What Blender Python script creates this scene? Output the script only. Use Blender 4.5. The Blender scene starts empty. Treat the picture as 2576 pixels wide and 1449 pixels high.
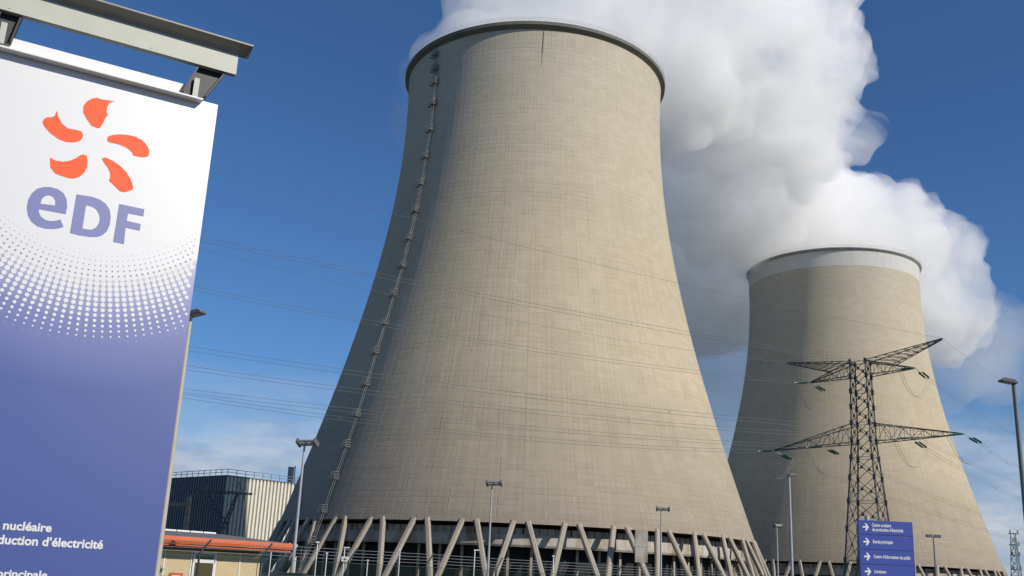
import bpy, bmesh, math, random
from math import sin, cos, pi, radians, sqrt, atan2
from mathutils import Vector, Matrix, noise
random.seed(7)
S = bpy.context.scene
C = S.collection

# ------------------------------------------------------------------ camera
F, PITCH, ROLL, CAMH = 2560.6, 0.27873, 0.04471, 1.7      # focal length for a 2576 px wide frame
cp, sp = cos(PITCH), sin(PITCH)
FW = Vector((0, cp, sp)); UP0 = Vector((0, -sp, cp)); RT0 = Vector((1, 0, 0))
RT = cos(ROLL)*RT0 + sin(ROLL)*UP0
UP = -sin(ROLL)*RT0 + cos(ROLL)*UP0
EYE = Vector((0, 0, CAMH))
cam = bpy.data.cameras.new('camera'); camo = bpy.data.objects.new('camera', cam); C.objects.link(camo)
cam.sensor_width = 36; cam.lens = 36*F/2576; cam.clip_end = 20000; cam.clip_start = 0.05
m = Matrix.Identity(4)
for i in range(3):
    m[i][0], m[i][1], m[i][2], m[i][3] = RT[i], UP[i], -FW[i], EYE[i]
camo.matrix_world = m
S.camera = camo

# ------------------------------------------------------------------ light
SUN_EL, SUN_AZ = radians(31), radians(56)        # sun behind the viewer, 50 deg to the right
SDIR = Vector((sin(SUN_AZ)*cos(SUN_EL), -cos(SUN_AZ)*cos(SUN_EL), sin(SUN_EL)))
w = bpy.data.worlds.new("World"); S.world = w; w.use_nodes = True
nt = w.node_tree; nt.nodes.clear()
def N(nt, typ, **k):
    n = nt.nodes.new(typ)
    for a, b in k.items():
        if a == 'inp':
            for i, v in b.items(): n.inputs[i].default_value = v
        else: setattr(n, a, b)
    return n
out = N(nt, 'ShaderNodeOutputWorld'); bg = N(nt, 'ShaderNodeBackground', inp={'Strength': 0.115})
sky = N(nt, 'ShaderNodeTexSky', sky_type='NISHITA', sun_disc=False, sun_elevation=SUN_EL,
        sun_rotation=pi-SUN_AZ, altitude=100, air_density=1.0, dust_density=0.1, ozone_density=3.0)
# low cloud banks near the horizon
tc = N(nt, 'ShaderNodeTexCoord'); sx = N(nt, 'ShaderNodeSeparateXYZ'); nt.links.new(tc.outputs['Generated'], sx.inputs[0])
mp = N(nt, 'ShaderNodeMapping', inp={'Scale': (1.0, 1.0, 3.2), 'Location': (0.62, 0.2, 0.3)}); nt.links.new(tc.outputs['Generated'], mp.inputs[0])
nz = N(nt, 'ShaderNodeTexNoise', inp={'Scale': 5.0, 'Detail': 9.0, 'Roughness': 0.55}); nt.links.new(mp.outputs[0], nz.inputs['Vector'])
r1 = N(nt, 'ShaderNodeMapRange', inp={1: 0.25, 2: 0.55, 3: 0.0, 4: 1.0}); nt.links.new(nz.outputs[0], r1.inputs[0])
r2 = N(nt, 'ShaderNodeMapRange', inp={1: 0.19, 2: 0.085, 3: 0.0, 4: 0.92}); nt.links.new(sx.outputs[2], r2.inputs[0])
mm = N(nt, 'ShaderNodeMath', operation='MULTIPLY'); nt.links.new(r1.outputs[0], mm.inputs[0]); nt.links.new(r2.outputs[0], mm.inputs[1])
mx = N(nt, 'ShaderNodeMixRGB', inp={2: (3.6, 4.1, 5.0, 1)})
tint = N(nt, 'ShaderNodeMixRGB', blend_type='MULTIPLY', inp={0: 1.0, 2: (0.40, 0.61, 0.84, 1)}); nt.links.new(sky.outputs[0], tint.inputs[1])
nz2 = N(nt, 'ShaderNodeTexNoise', inp={'Scale': 9.0, 'Detail': 8.0, 'Roughness': 0.6}); nt.links.new(mp.outputs[0], nz2.inputs['Vector'])
r3 = N(nt, 'ShaderNodeMapRange', inp={1: 0.42, 2: 0.62, 3: 0.0, 4: 1.0}); nt.links.new(nz2.outputs[0], r3.inputs[0])
cc_ = N(nt, 'ShaderNodeMixRGB', inp={1: (3.0, 3.7, 4.9, 1), 2: (5.2, 5.5, 6.0, 1)}); nt.links.new(r3.outputs[0], cc_.inputs[0]); nt.links.new(cc_.outputs[0], mx.inputs[2])
nt.links.new(mm.outputs[0], mx.inputs[0]); nt.links.new(tint.outputs[0], mx.inputs[1])
nt.links.new(mx.outputs[0], bg.inputs[0]); nt.links.new(bg.outputs[0], out.inputs[0])
sl = bpy.data.lights.new('sun', 'SUN'); sl.energy = 4.4; sl.angle = radians(0.53); sl.color = (1, 0.93, 0.82)
so = bpy.data.objects.new('sun', sl); C.objects.link(so); so.rotation_euler = SDIR.to_track_quat('Z', 'Y').to_euler()
S.view_settings.view_transform = 'Standard'; S.view_settings.look = 'None'
S.view_settings.exposure = 0.0; S.view_settings.gamma = 1
S.cycles.volume_bounces = 20; S.cycles.max_bounces = 20; S.cycles.use_denoising = True
S.cycles.sample_clamp_indirect = 0

# ------------------------------------------------------------------ surveying helpers
def ray(x, y):
    d = FW + RT*((x-1288)/F) + UP*((724.5-y)/F)
    return d
def at(x, y, Y):                       # point seen in direction (x, y) at ground distance Y
    d = ray(x, y); return EYE + d*(Y/d.y)
def at_z(x, y, z):
    d = ray(x, y); return EYE + d*((z-CAMH)/d.z)
def at_plane(x, y, p0, n):
    d = ray(x, y); t = (p0-EYE).dot(n)/d.dot(n); return EYE + d*t

# ------------------------------------------------------------------ materials
def mat(name, col, rough=0.7, metal=0.0, var=0.0, scale=2.0, bump=0.0, coat=0.0, spec=0.5, coords='Object', bscale=None, dirt=None):
    m = bpy.data.materials.new(name); m.use_nodes = True
    nt = m.node_tree; b = nt.nodes['Principled BSDF']
    b.inputs['Base Color'].default_value = (*col, 1); b.inputs['Roughness'].default_value = rough
    b.inputs['Metallic'].default_value = metal; b.inputs['Specular IOR Level'].default_value = spec
    b.inputs['Coat Weight'].default_value = coat
    tc = N(nt, 'ShaderNodeTexCoord')
    nz = N(nt, 'ShaderNodeTexNoise', inp={'Scale': scale, 'Detail': 6.0, 'Roughness': 0.6}); nt.links.new(tc.outputs[coords], nz.inputs['Vector'])
    if var:
        rg = N(nt, 'ShaderNodeMapRange', inp={1: 0.3, 2: 0.7, 3: 1-var, 4: 1+var}); nt.links.new(nz.outputs[0], rg.inputs[0])
        vm = N(nt, 'ShaderNodeVectorMath', operation='SCALE', inp={0: col}); nt.links.new(rg.outputs[0], vm.inputs['Scale'])
        nt.links.new(vm.outputs[0], b.inputs['Base Color'])
    if bump:
        bp = N(nt, 'ShaderNodeBump', inp={'Strength': bump, 'Distance': 0.05}); nt.links.new(nz.outputs[0], bp.inputs['Height'])
        nt.links.new(bp.outputs[0], b.inputs['Normal'])
    return m

def M_(nt, op, a, b=None, c=None, clamp=False):
    n = N(nt, 'ShaderNodeMath', operation=op); n.use_clamp = clamp
    for i, v in enumerate((a, b, c)):
        if v is None: continue
        if isinstance(v, (int, float)): n.inputs[i].default_value = v
        else: nt.links.new(v, n.inputs[i])
    return n.outputs[0]
def MR(nt, v, a, b, c, d):
    n = N(nt, 'ShaderNodeMapRange', inp={1: a, 2: b, 3: c, 4: d}); nt.links.new(v, n.inputs[0]); return n.outputs[0]
def MIX(nt, f, a, b, blend='MIX'):
    n = N(nt, 'ShaderNodeMixRGB', blend_type=blend)
    for i, v in enumerate((f, a, b)):
        if isinstance(v, (int, float)): n.inputs[i].default_value = v
        elif isinstance(v, tuple): n.inputs[i].default_value = (*v, 1)
        else: nt.links.new(v, n.inputs[i])
    return n.outputs[0]

def shell_material(name, band):
    m = bpy.data.materials.new(name); m.use_nodes = True; nt = m.node_tree; b = nt.nodes['Principled BSDF']
    b.inputs['Roughness'].default_value = 0.85; b.inputs['Specular IOR Level'].default_value = 0.2
    uv = N(nt, 'ShaderNodeUVMap', uv_map='UVMap'); s = N(nt, 'ShaderNodeSeparateXYZ'); nt.links.new(uv.outputs[0], s.inputs[0])
    U, V = s.outputs[0], s.outputs[1]            # U: 0..1 round the shell, V: height in metres
    gu = M_(nt, 'MULTIPLY', U, 288.0); gv = M_(nt, 'MULTIPLY', V, 1/1.45)
    fu = M_(nt, 'FRACT', gu); fv = M_(nt, 'FRACT', gv)
    du = M_(nt, 'ABSOLUTE', M_(nt, 'SUBTRACT', fu, 0.5)); dv = M_(nt, 'ABSOLUTE', M_(nt, 'SUBTRACT', fv, 0.5))
    cell = N(nt, 'ShaderNodeCombineXYZ'); nt.links.new(M_(nt, 'FLOOR', M_(nt, 'MULTIPLY', U, 96.0)), cell.inputs[0]); nt.links.new(M_(nt, 'FLOOR', gv), cell.inputs[1])
    wn = N(nt, 'ShaderNodeTexWhiteNoise', noise_dimensions='2D'); nt.links.new(cell.outputs[0], wn.inputs['Vector'])
    row = N(nt, 'ShaderNodeTexWhiteNoise', noise_dimensions='1D'); nt.links.new(M_(nt, 'FLOOR', gv), row.inputs['W'])
    # broken lines: their strength changes from place to place
    cv = N(nt, 'ShaderNodeCombineXYZ'); nt.links.new(M_(nt, 'MULTIPLY', U, 300.0), cv.inputs[0]); nt.links.new(V, cv.inputs[1])
    n1 = N(nt, 'ShaderNodeTexNoise', inp={'Scale': 0.18, 'Detail': 5.0}); nt.links.new(cv.outputs[0], n1.inputs['Vector'])
    str_ = MR(nt, n1.outputs[0], 0.35, 0.65, 0.25, 1.0)
    lv = M_(nt, 'MULTIPLY', MR(nt, dv, 0.40, 0.49, 0.0, 1.0), MR(nt, row.outputs[0], 0, 1, 0.25, 1.0))
    lu = MR(nt, du, 0.44, 0.49, 0.0, 0.55)
    g3 = M_(nt, 'ABSOLUTE', M_(nt, 'SUBTRACT', M_(nt, 'FRACT', M_(nt, 'MULTIPLY', U, 72.0)), 0.5)); l3 = MR(nt, g3, 0.475, 0.495, 0.0, 1.0)
    line = M_(nt, 'MULTIPLY', M_(nt, 'MAXIMUM', M_(nt, 'MAXIMUM', lv, lu), l3), str_)
    # streaks running down, large blotches
    cs = N(nt, 'ShaderNodeCombineXYZ'); nt.links.new(M_(nt, 'MULTIPLY', U, 420.0), cs.inputs[0]); nt.links.new(M_(nt, 'MULTIPLY', V, 0.06), cs.inputs[1])
    n2 = N(nt, 'ShaderNodeTexNoise', inp={'Scale': 0.7, 'Detail': 7.0, 'Roughness': 0.65}); nt.links.new(cs.outputs[0], n2.inputs['Vector'])
    n3 = N(nt, 'ShaderNodeTexNoise', inp={'Scale': 0.03, 'Detail': 8.0, 'Roughness': 0.6}); nt.links.new(cv.outputs[0], n3.inputs['Vector'])
    n4 = N(nt, 'ShaderNodeTexNoise', inp={'Scale': 1.6, 'Detail': 4.0, 'Roughness': 0.7}); nt.links.new(cv.outputs[0], n4.inputs['Vector'])
    t = M_(nt, 'MULTIPLY', MR(nt, n2.outputs[0], 0.3, 0.7, 0.92, 1.07), MR(nt, n3.outputs[0], 0.3, 0.7, 0.95, 1.04))
    t = M_(nt, 'MULTIPLY', t, MR(nt, n4.outputs[0], 0.3, 0.7, 0.96, 1.035))
    t = M_(nt, 'MULTIPLY', t, MR(nt, wn.outputs[0], 0, 1, 0.955, 1.035))
    t = M_(nt, 'MULTIPLY', t, MR(nt, line, 0, 1, 1.0, 0.86))
    rain = M_(nt, 'MULTIPLY', MR(nt, n2.outputs[0], 0.42, 0.66, 0.0, 1.0), MR(nt, V, 95, 163, 0.0, 0.16))
    t = M_(nt, 'MULTIPLY', t, M_(nt, 'SUBTRACT', 1.0, rain))
    band5 = N(nt, 'ShaderNodeTexWhiteNoise', noise_dimensions='1D'); nt.links.new(M_(nt, 'FLOOR', M_(nt, 'MULTIPLY', V, 1/8.7)), band5.inputs['W'])
    t = M_(nt, 'MULTIPLY', t, MR(nt, band5.outputs[0], 0, 1, 0.975, 1.02))
    # browner, dirtier concrete low down and a paler, greyer top
    hmix = MR(nt, V, 15, 60, 0.0, 1.0)
    base = MIX(nt, hmix, (0.30, 0.255, 0.20), (0.455, 0.388, 0.278))
    base = MIX(nt, MR(nt, V, 90, 160, 0.0, 0.75), base, (0.51, 0.465, 0.38))
    sc = N(nt, 'ShaderNodeVectorMath', operation='SCALE'); nt.links.new(base, sc.inputs[0]); nt.links.new(t, sc.inputs['Scale'])
    col = sc.outputs[0]
    # pale lime runs just above the lower edge
    cd = N(nt, 'ShaderNodeCombineXYZ'); nt.links.new(M_(nt, 'MULTIPLY', U, 900.0), cd.inputs[0]); nt.links.new(M_(nt, 'MULTIPLY', V, 0.55), cd.inputs[1])
    n5 = N(nt, 'ShaderNodeTexNoise', inp={'Scale': 0.9, 'Detail': 2.0}); nt.links.new(cd.outputs[0], n5.inputs['Vector'])
    dr = M_(nt, 'MULTIPLY', MR(nt, n5.outputs[0], 0.68, 0.76, 0.0, 1.0), MR(nt, V, 17, 27, 0.75, 0.0))
    col = MIX(nt, dr, col, (0.6, 0.57, 0.5))
    # dark spots and runs near the top
    n6 = N(nt, 'ShaderNodeTexNoise', inp={'Scale': 0.75, 'Detail': 3.0}); nt.links.new(cd.outputs[0], n6.inputs['Vector'])
    dk = M_(nt, 'MULTIPLY', MR(nt, n6.outputs[0], 0.70, 0.78, 0.0, 1.0), MR(nt, V, 120, 155, 0.0, 0.6))
    col = MIX(nt, dk, col, (0.16, 0.15, 0.13))
    if band:
        bm_ = M_(nt, 'MULTIPLY', M_(nt, 'GREATER_THAN', V, 156.2), 1.0)
        col = MIX(nt, bm_, col, MIX(nt, MR(nt, n2.outputs[0], 0.3, 0.7, 0, 1), (0.50, 0.49, 0.46), (0.60, 0.59, 0.56)))
    nt.links.new(col, b.inputs['Base Color'])
    bp = N(nt, 'ShaderNodeBump', inp={'Strength': 0.6, 'Distance': 0.12}); nt.links.new(M_(nt, 'SUBTRACT', n4.outputs[0], line), bp.inputs['Height'])
    nt.links.new(bp.outputs[0], b.inputs['Normal'])
    return m

def stained(name, col, stain, sc=(0.8, 0.8, 0.15), amt=0.7, rough=0.8):
    m = bpy.data.materials.new(name); m.use_nodes = True; nt = m.node_tree; b = nt.nodes['Principled BSDF']
    b.inputs['Roughness'].default_value = rough
    tc = N(nt, 'ShaderNodeTexCoord'); mp = N(nt, 'ShaderNodeMapping', inp={'Scale': sc}); nt.links.new(tc.outputs['Object'], mp.inputs[0])
    nz = N(nt, 'ShaderNodeTexNoise', inp={'Scale': 1.0, 'Detail': 6.0, 'Roughness': 0.65}); nt.links.new(mp.outputs[0], nz.inputs['Vector'])
    nt.links.new(MIX(nt, MR(nt, nz.outputs[0], 0.42, 0.68, 0, amt), col, stain), b.inputs['Base Color'])
    return m

MAT = dict(
    shell1=shell_material('weathered_concrete', False), shell2=shell_material('weathered_concrete_white_band', True),
    leg=stained('leg_concrete', (0.36, 0.315, 0.255), (0.26, 0.22, 0.175), (0.5, 0.5, 0.12)),
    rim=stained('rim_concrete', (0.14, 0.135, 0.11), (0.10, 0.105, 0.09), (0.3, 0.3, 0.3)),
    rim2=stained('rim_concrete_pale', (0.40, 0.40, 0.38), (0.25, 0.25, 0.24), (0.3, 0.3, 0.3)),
    trough=stained('stained_inlet_panels', (0.46, 0.44, 0.40), (0.22, 0.145, 0.08), (0.35, 0.35, 0.12), 0.95),
    dark=mat('packing_painted_shade', (0.018, 0.019, 0.021), 0.95, var=0.3, scale=0.3),
    galv=mat('galvanised_steel', (0.42, 0.43, 0.44), 0.5, 0.6, var=0.15, scale=8),
    ladder=mat('weathered_ladder_steel', (0.22, 0.22, 0.21), 0.6, 0.2, var=0.3, scale=0.5),
    lattice=mat('dark_lattice_steel', (0.065, 0.07, 0.072), 0.45, 0.35, var=0.45, scale=0.6),
    lattice2=mat('grey_mast_steel', (0.14, 0.17, 0.18), 0.6, 0.3, var=0.2, scale=0.6),
    wire=mat('conductor_wire', (0.26, 0.26, 0.26), 0.5, 0.4, var=0.1),
    glass_ins=mat('green_glass_insulator', (0.03, 0.17, 0.12), 0.12, 0.0, var=0.15, scale=3, spec=0.8),
    pole=mat('beige_painted_pole', (0.42, 0.385, 0.31), 0.45, var=0.08, scale=3),
    pole_d=mat('green_grey_painted_pole', (0.16, 0.18, 0.17), 0.45, var=0.1, scale=3),
    pole_g=mat('grey_pole', (0.36, 0.37, 0.39), 0.5, 0.3, var=0.12, scale=3),
    head=mat('lamp_housing', (0.11, 0.115, 0.12), 0.4, var=0.1, scale=5),
    head_l=mat('pale_lamp_housing', (0.30, 0.31, 0.31), 0.4, var=0.1, scale=5),
    lens=mat('lamp_glass', (0.55, 0.57, 0.55), 0.15, var=0.05),
    fence=mat('green_coated_wire', (0.02, 0.055, 0.04), 0.5, var=0.15, scale=4),
    fpost=mat('dark_green_post', (0.015, 0.035, 0.028), 0.5, var=0.15, scale=4),
    white=mat('white_paint', (0.72, 0.72, 0.70), 0.45, var=0.05, scale=3),
    ink=mat('dark_print', (0.03, 0.03, 0.035), 0.6),
    beige=mat('beige_wall_panel', (0.56, 0.45, 0.27), 0.75, var=0.06, scale=1.5, bump=0.1),
    orange=mat('orange_painted_fascia', (0.50, 0.10, 0.028), 0.6, var=0.08, scale=2),
    roofg=mat('grey_roof_sheet', (0.15, 0.15, 0.145), 0.7, var=0.12, scale=1.2),
    pane=mat('brown_tinted_glass', (0.075, 0.06, 0.022), 0.25, var=0.1, scale=1),
    soffit=mat('soffit_and_wall_top_shade', (0.20, 0.18, 0.12), 0.8, var=0.1, scale=1),
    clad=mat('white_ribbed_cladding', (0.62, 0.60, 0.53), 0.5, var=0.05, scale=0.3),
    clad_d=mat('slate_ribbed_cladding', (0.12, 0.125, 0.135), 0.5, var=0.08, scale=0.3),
    conc=mat('grey_concrete', (0.3, 0.3, 0.29), 0.85, var=0.1, scale=0.3),
    steel_s=mat('sign_beam_paint', (0.42, 0.43, 0.375), 0.5, var=0.04, scale=6),
    steel_w=mat('sign_channel_white', (0.70, 0.70, 0.69), 0.45, var=0.03, scale=6),
    steel_d=mat('sign_bracket_dark', (0.014, 0.015, 0.018), 0.5, 0.0, var=0.1, scale=6),
    bluesign=mat('blue_sign_face', (0.055, 0.085, 0.36), 0.4, var=0.04, scale=2),
    signwhite=mat('white_lettering', (0.85, 0.85, 0.85), 0.5),
)

# ------------------------------------------------------------------ mesh helpers
class MB:
    def __init__(s): s.v = []; s.f = []
    def quad(s, a, b, c, d): n = len(s.v); s.v += [Vector(a), Vector(b), Vector(c), Vector(d)]; s.f.append((n, n+1, n+2, n+3))
    def box(s, c, sx, sy, sz, ux=Vector((1, 0, 0)), uy=Vector((0, 1, 0)), uz=Vector((0, 0, 1))):
        c = Vector(c); n = len(s.v)
        for i in (-.5, .5):
            for j in (-.5, .5):
                for k in (-.5, .5): s.v.append(c + ux*sx*i + uy*sy*j + uz*sz*k)
        for q in ((0, 1, 3, 2), (4, 6, 7, 5), (0, 4, 5, 1), (2, 3, 7, 6), (0, 2, 6, 4), (1, 5, 7, 3)): s.f.append(tuple(n+i for i in q))
    def bar(s, a, b, r, sides=4, r2=None, cap=True):
        a, b = Vector(a), Vector(b); d = b-a
        if d.length < 1e-6: return
        d.normalize(); x = d.cross(Vector((0, 0, 1)) if abs(d.z) < .9 else Vector((1, 0, 0))).normalized(); y = d.cross(x)
        r2 = r if r2 is None else r2; n = len(s.v)
        for p, rr in ((a, r), (b, r2)):
            for i in range(sides):
                t = 2*pi*(i+.5)/sides; s.v.append(p + (x*cos(t)+y*sin(t))*rr)
        for i in range(sides):
            j = (i+1) % sides; s.f.append((n+i, n+j, n+sides+j, n+sides+i))
        if cap: s.f.append(tuple(n+i for i in range(sides))[::-1]); s.f.append(tuple(n+sides+i for i in range(sides)))
    def tube(s, pts, r, sides=5):
        n = len(s.v); k = len(pts)
        for i, p in enumerate(pts):
            d = (Vector(pts[min(i+1, k-1)])-Vector(pts[max(i-1, 0)])).normalized()
            x = d.cross(Vector((0, 0, 1)) if abs(d.z) < .95 else Vector((1, 0, 0))).normalized(); y = d.cross(x)
            for q in range(sides):
                t = 2*pi*q/sides; s.v.append(Vector(p) + (x*cos(t)+y*sin(t))*r)
        for i in range(k-1):
            for q in range(sides):
                q2 = (q+1) % sides; a = n+i*sides
                s.f.append((a+q, a+q2, a+sides+q2, a+sides+q))
        s.f.append(tuple(n+i for i in range(sides))[::-1]); s.f.append(tuple(n+(k-1)*sides+i for i in range(sides)))
    def prism(s, poly, off):                 # poly: list of Vectors, off: extrusion vector
        n = len(s.v); k = len(poly); s.v += [Vector(p) for p in poly] + [Vector(p)+off for p in poly]
        s.f.append(tuple(range(n, n+k))[::-1]); s.f.append(tuple(range(n+k, n+2*k)))
        for i in range(k): j = (i+1) % k; s.f.append((n+i, n+j, n+k+j, n+k+i))
    def lathe(s, prof, c, seg, uv=None):
        n = len(s.v); k = len(prof)
        for i in range(seg):
            t = 2*pi*i/seg
            for (r, z) in prof: s.v.append(Vector((c[0]+r*cos(t), c[1]+r*sin(t), c[2]+z)))
        for i in range(seg):
            a = n+i*k; b = n+((i+1) % seg)*k
            for j in range(k-1): s.f.append((a+j, b+j, b+j+1, a+j+1))
    def build(s, name, material, parent=None, smooth=False, origin=None, bevel=0, fix=True):
        me = bpy.data.meshes.new(name)
        o0 = Vector(origin) if origin is not None else Vector((0, 0, 0))
        me.from_pydata([tuple(v-o0) for v in s.v], [], s.f); me.update()
        if fix:
            bm = bmesh.new(); bm.from_mesh(me); bmesh.ops.recalc_face_normals(bm, faces=bm.faces); bm.to_mesh(me); bm.free()
        me.materials.append(material)
        for p in me.polygons: p.use_smooth = smooth
        o = bpy.data.objects.new(name, me); C.objects.link(o); o.location = o0
        if parent is not None: o.parent = parent; o.matrix_parent_inverse = Matrix.Identity(4); o.location = o0
        if bevel:
            b = o.modifiers.new('bevel', 'BEVEL'); b.width = bevel; b.segments = 2; b.limit_method = 'ANGLE'
        return o
def tag(o, label=None, cat=None, group=None, kind=None):
    if label: o['label'] = label
    if cat: o['category'] = cat
    if group: o['group'] = group
    if kind: o['kind'] = kind
    return o
def empty(name, loc, rz=0):
    o = bpy.data.objects.new(name, None); C.objects.link(o); o.location = loc; o.rotation_euler.z = rz; return o
def copy_tree(o, parent=None):
    c = o.copy(); C.objects.link(c)
    if parent is not None: c.parent = parent
    for ch in list(o.children): copy_tree(ch, c)
    return c

# ------------------------------------------------------------------ ground
g = MB(); g.quad((-4000, -300, 0), (4000, -300, 0), (4000, 9000, 0), (-4000, 9000, 0))
gm = stained('grass_and_gravel', (0.05, 0.062, 0.026), (0.11, 0.10, 0.07), (0.05, 0.05, 0.05), 0.8, 0.95)
tag(g.build('ground', gm), kind='structure')
g = MB(); g.quad((-60, -40, 0.004), (120, -40, 0.004), (120, 34, 0.004), (-60, 34, 0.004))
tag(g.build('road', mat('asphalt', (0.055, 0.055, 0.056), 0.9, var=0.2, scale=3, bump=0.3)), kind='structure')

# ------------------------------------------------------------------ cooling towers
RT_, ZT, BU, BL, RR, ZB, ZR = 42.9, 149.9, 0.825, 102.5, 44.75, 14.6, 165.0
def prof_r(z):
    return RT_*sqrt(1+((z-ZT)*BU/100)**2) if z > ZT else RT_*sqrt(1+((z-ZT)/BL)**2)
SEG = 144
def tower_shell():
    zs = [ZB+(164.2-ZB)*i/84 for i in range(85)]
    me = bpy.data.meshes.new('shell'); v = []; f = []; uvs = []
    outer = [(prof_r(z), z) for z in zs]
    inner = [(prof_r(z)-0.9, z) for z in (161.5, 140, 110, 80, 50, 25, ZB)]
    pr = outer+[(RT_-0.1, 164.25)]+inner+[outer[0]]
    k = len(pr)
    for i in range(SEG):
        t = 2*pi*i/SEG
        for r, z in pr: v.append((r*cos(t), r*sin(t), z))
    for i in range(SEG):
        a = i*k; b = ((i+1) % SEG)*k
        for j in range(k-1):
            f.append((a+j, b+j, b+j+1, a+j+1)); u0, u1 = i/SEG, (i+1)/SEG
            uvs += [(u0, pr[j][1]), (u1, pr[j][1]), (u1, pr[j+1][1]), (u0, pr[j+1][1])]
    me.from_pydata(v, [], f); l = me.uv_layers.new(name='UVMap')
    for i, q in enumerate(uvs): l.data[i].uv = q
    return me
SHELL = tower_shell()
def make_tower(x, y, label, shellmat, rimmat, ladder_pts=None):
    root = empty('cooling_tower', (x, y, 0)); tag(root, label, 'cooling tower', 'cooling towers of the power station')
    me = SHELL if shellmat is MAT['shell1'] else SHELL.copy()
    me.materials.clear(); me.materials.append(shellmat)
    o = bpy.data.objects.new('shell', me); C.objects.link(o); o.parent = root
    # projecting rim: walkway slab with a sloping underside
    z0 = 162.9 if shellmat is MAT['shell1'] else 163.6; rr = RR-0.2 if shellmat is MAT['shell1'] else RR-0.45
    b = MB(); b.lathe([(RT_+0.3, z0), (RT_+0.6, z0+0.25), (rr-0.1, z0+0.9), (rr, z0+1.0), (rr, 165.0), (rr-0.25, 165.05), (rr-0.25, 164.55), (RT_-0.6, 164.5), (RT_-0.9, z0), (RT_+0.3, z0)], (0, 0, 0), SEG)
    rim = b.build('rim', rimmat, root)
    b = MB()
    for k in range(120):
        t = 2*pi*k/120; b.bar(((RR-.12)*cos(t), (RR-.12)*sin(t), 165.05), ((RR-.12)*cos(t), (RR-.12)*sin(t), 166.2), 0.03)
    for z in (165.6, 166.2):
        b.tube([((RR-.12)*cos(2*pi*k/120), (RR-.12)*sin(2*pi*k/120), z) for k in range(121)], 0.035, 4)
    b.build('railing', MAT['galv'], rim)
    if shellmat is MAT['shell1']:
        b = MB(); a = -pi/2 + 0.035
        pts = [((prof_r(z)+0.12)*cos(a-0.0006*(163-z)), (prof_r(z)+0.12)*sin(a-0.0006*(163-z)), z) for z in (162.5, 159, 155, 151)]
        b.tube(pts[:3], 0.07, 6); b.tube(pts[2:], 0.035, 6); b.build('drain_pipe', MAT['ink'], root)
    # raking legs in pairs
    rb = prof_r(ZB)-0.1; slope = (prof_r(ZB+5)-prof_r(ZB-0))/5
    NP = 36; lb = None
    for k in range(NP):
        for s in (-1, 1):
            t = -pi/2 + 2*pi*(k+PH)/NP
            if lb is None or s not in lb:
                ta, tb = s*1.72/rb, s*(2*pi/NP)/2*0.93
                top = Vector((rb*cos(ta)-0.3, rb*sin(ta), ZB+0.5)); bot = Vector(((rb+ZB*0.40)*cos(tb), (rb+ZB*0.40)*sin(tb), 0))
                d = (bot-top).normalized(); ux = Vector((0, 1, 0)); ux = (ux-d*ux.dot(d)).normalized(); uy = d.cross(ux)
                b = MB(); w_, e = 0.68, 0.58; c = 0.3
                oct_ = [(-w_, -e+c), (-w_, e-c), (-w_+c, e), (w_-c, e), (w_, e-c), (w_, -e+c), (w_-c, -e), (-w_+c, -e)]
                b.prism([top+ux*p+uy*q for p, q in oct_], bot-top)
                lo = b.build('support_leg', MAT['leg'], root); lo.rotation_euler.z = t
                lb = lb or {}; lb[s] = lo
            else:
                lo = lb[s].copy(); C.objects.link(lo); lo.rotation_euler.z = t
    # water distribution rim seen between the legs
    b = MB(); ri = rb-4.5
    b.lathe([(ri, 9.7), (ri+0.5, 9.3), (ri+1.0, 9.3), (ri+1.3, 9.8), (ri+1.3, 12.2), (ri+0.9, 12.25), (ri+0.9, 13.7), (ri+0.2, 13.8), (ri, 9.7)], (0, 0, 0), 144)
    tr = b.build('water_trough', MAT['trough'], root)
    b = MB()
    for k in range(216):
        t = 2*pi*(k+.3)/216; r_ = ri+0.93
        b.box((r_*cos(t), r_*sin(t), 12.97), 0.14, 0.12 if k % 6 else 0.4, 1.42, Vector((cos(t), sin(t), 0)), Vector((-sin(t), cos(t), 0)))
    b.build('mullion', MAT['ink'], tr)['kind'] = 'stuff'
    b = MB(); b.lathe([(ri-2.6, 0.0), (ri-2.6, 14.3), (ri-0.2, 14.4)], (0, 0, 0), 96); b.build('packing_wall', MAT['dark'], root)  # inner packing coloured near-black to paint in the dark of the interior
    b = MB()
    for k in range(72):
        t = 2*pi*(k+.5)/72; b.box(((ri-1.6)*cos(t), (ri-1.6)*sin(t), 4.6), 0.5, 0.6, 9.2, Vector((cos(t), sin(t), 0)), Vector((-sin(t), cos(t), 0)))
    b.build('inner_column', MAT['leg'], root)['kind'] = 'stuff'
    b = MB(); b.lathe([(rb+6.2, 0), (rb+6.2, 0.7), (rb+7.0, 0.7), (rb+7.0, 0)], (0, 0, 0), 96); b.build('basin_wall', MAT['leg'], root)
    return root
PH = -0.015
T1 = make_tower(4.75, 319.3, 'tall grey concrete cooling tower in the foreground with caged ladder up its shaded side', MAT['shell1'], MAT['rim'])
PH = 0.5
T2 = make_tower(169.1, 514.7, 'more distant cooling tower with a white painted band under its rim, behind the lattice pylon', MAT['shell2'], MAT['rim2'])

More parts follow.
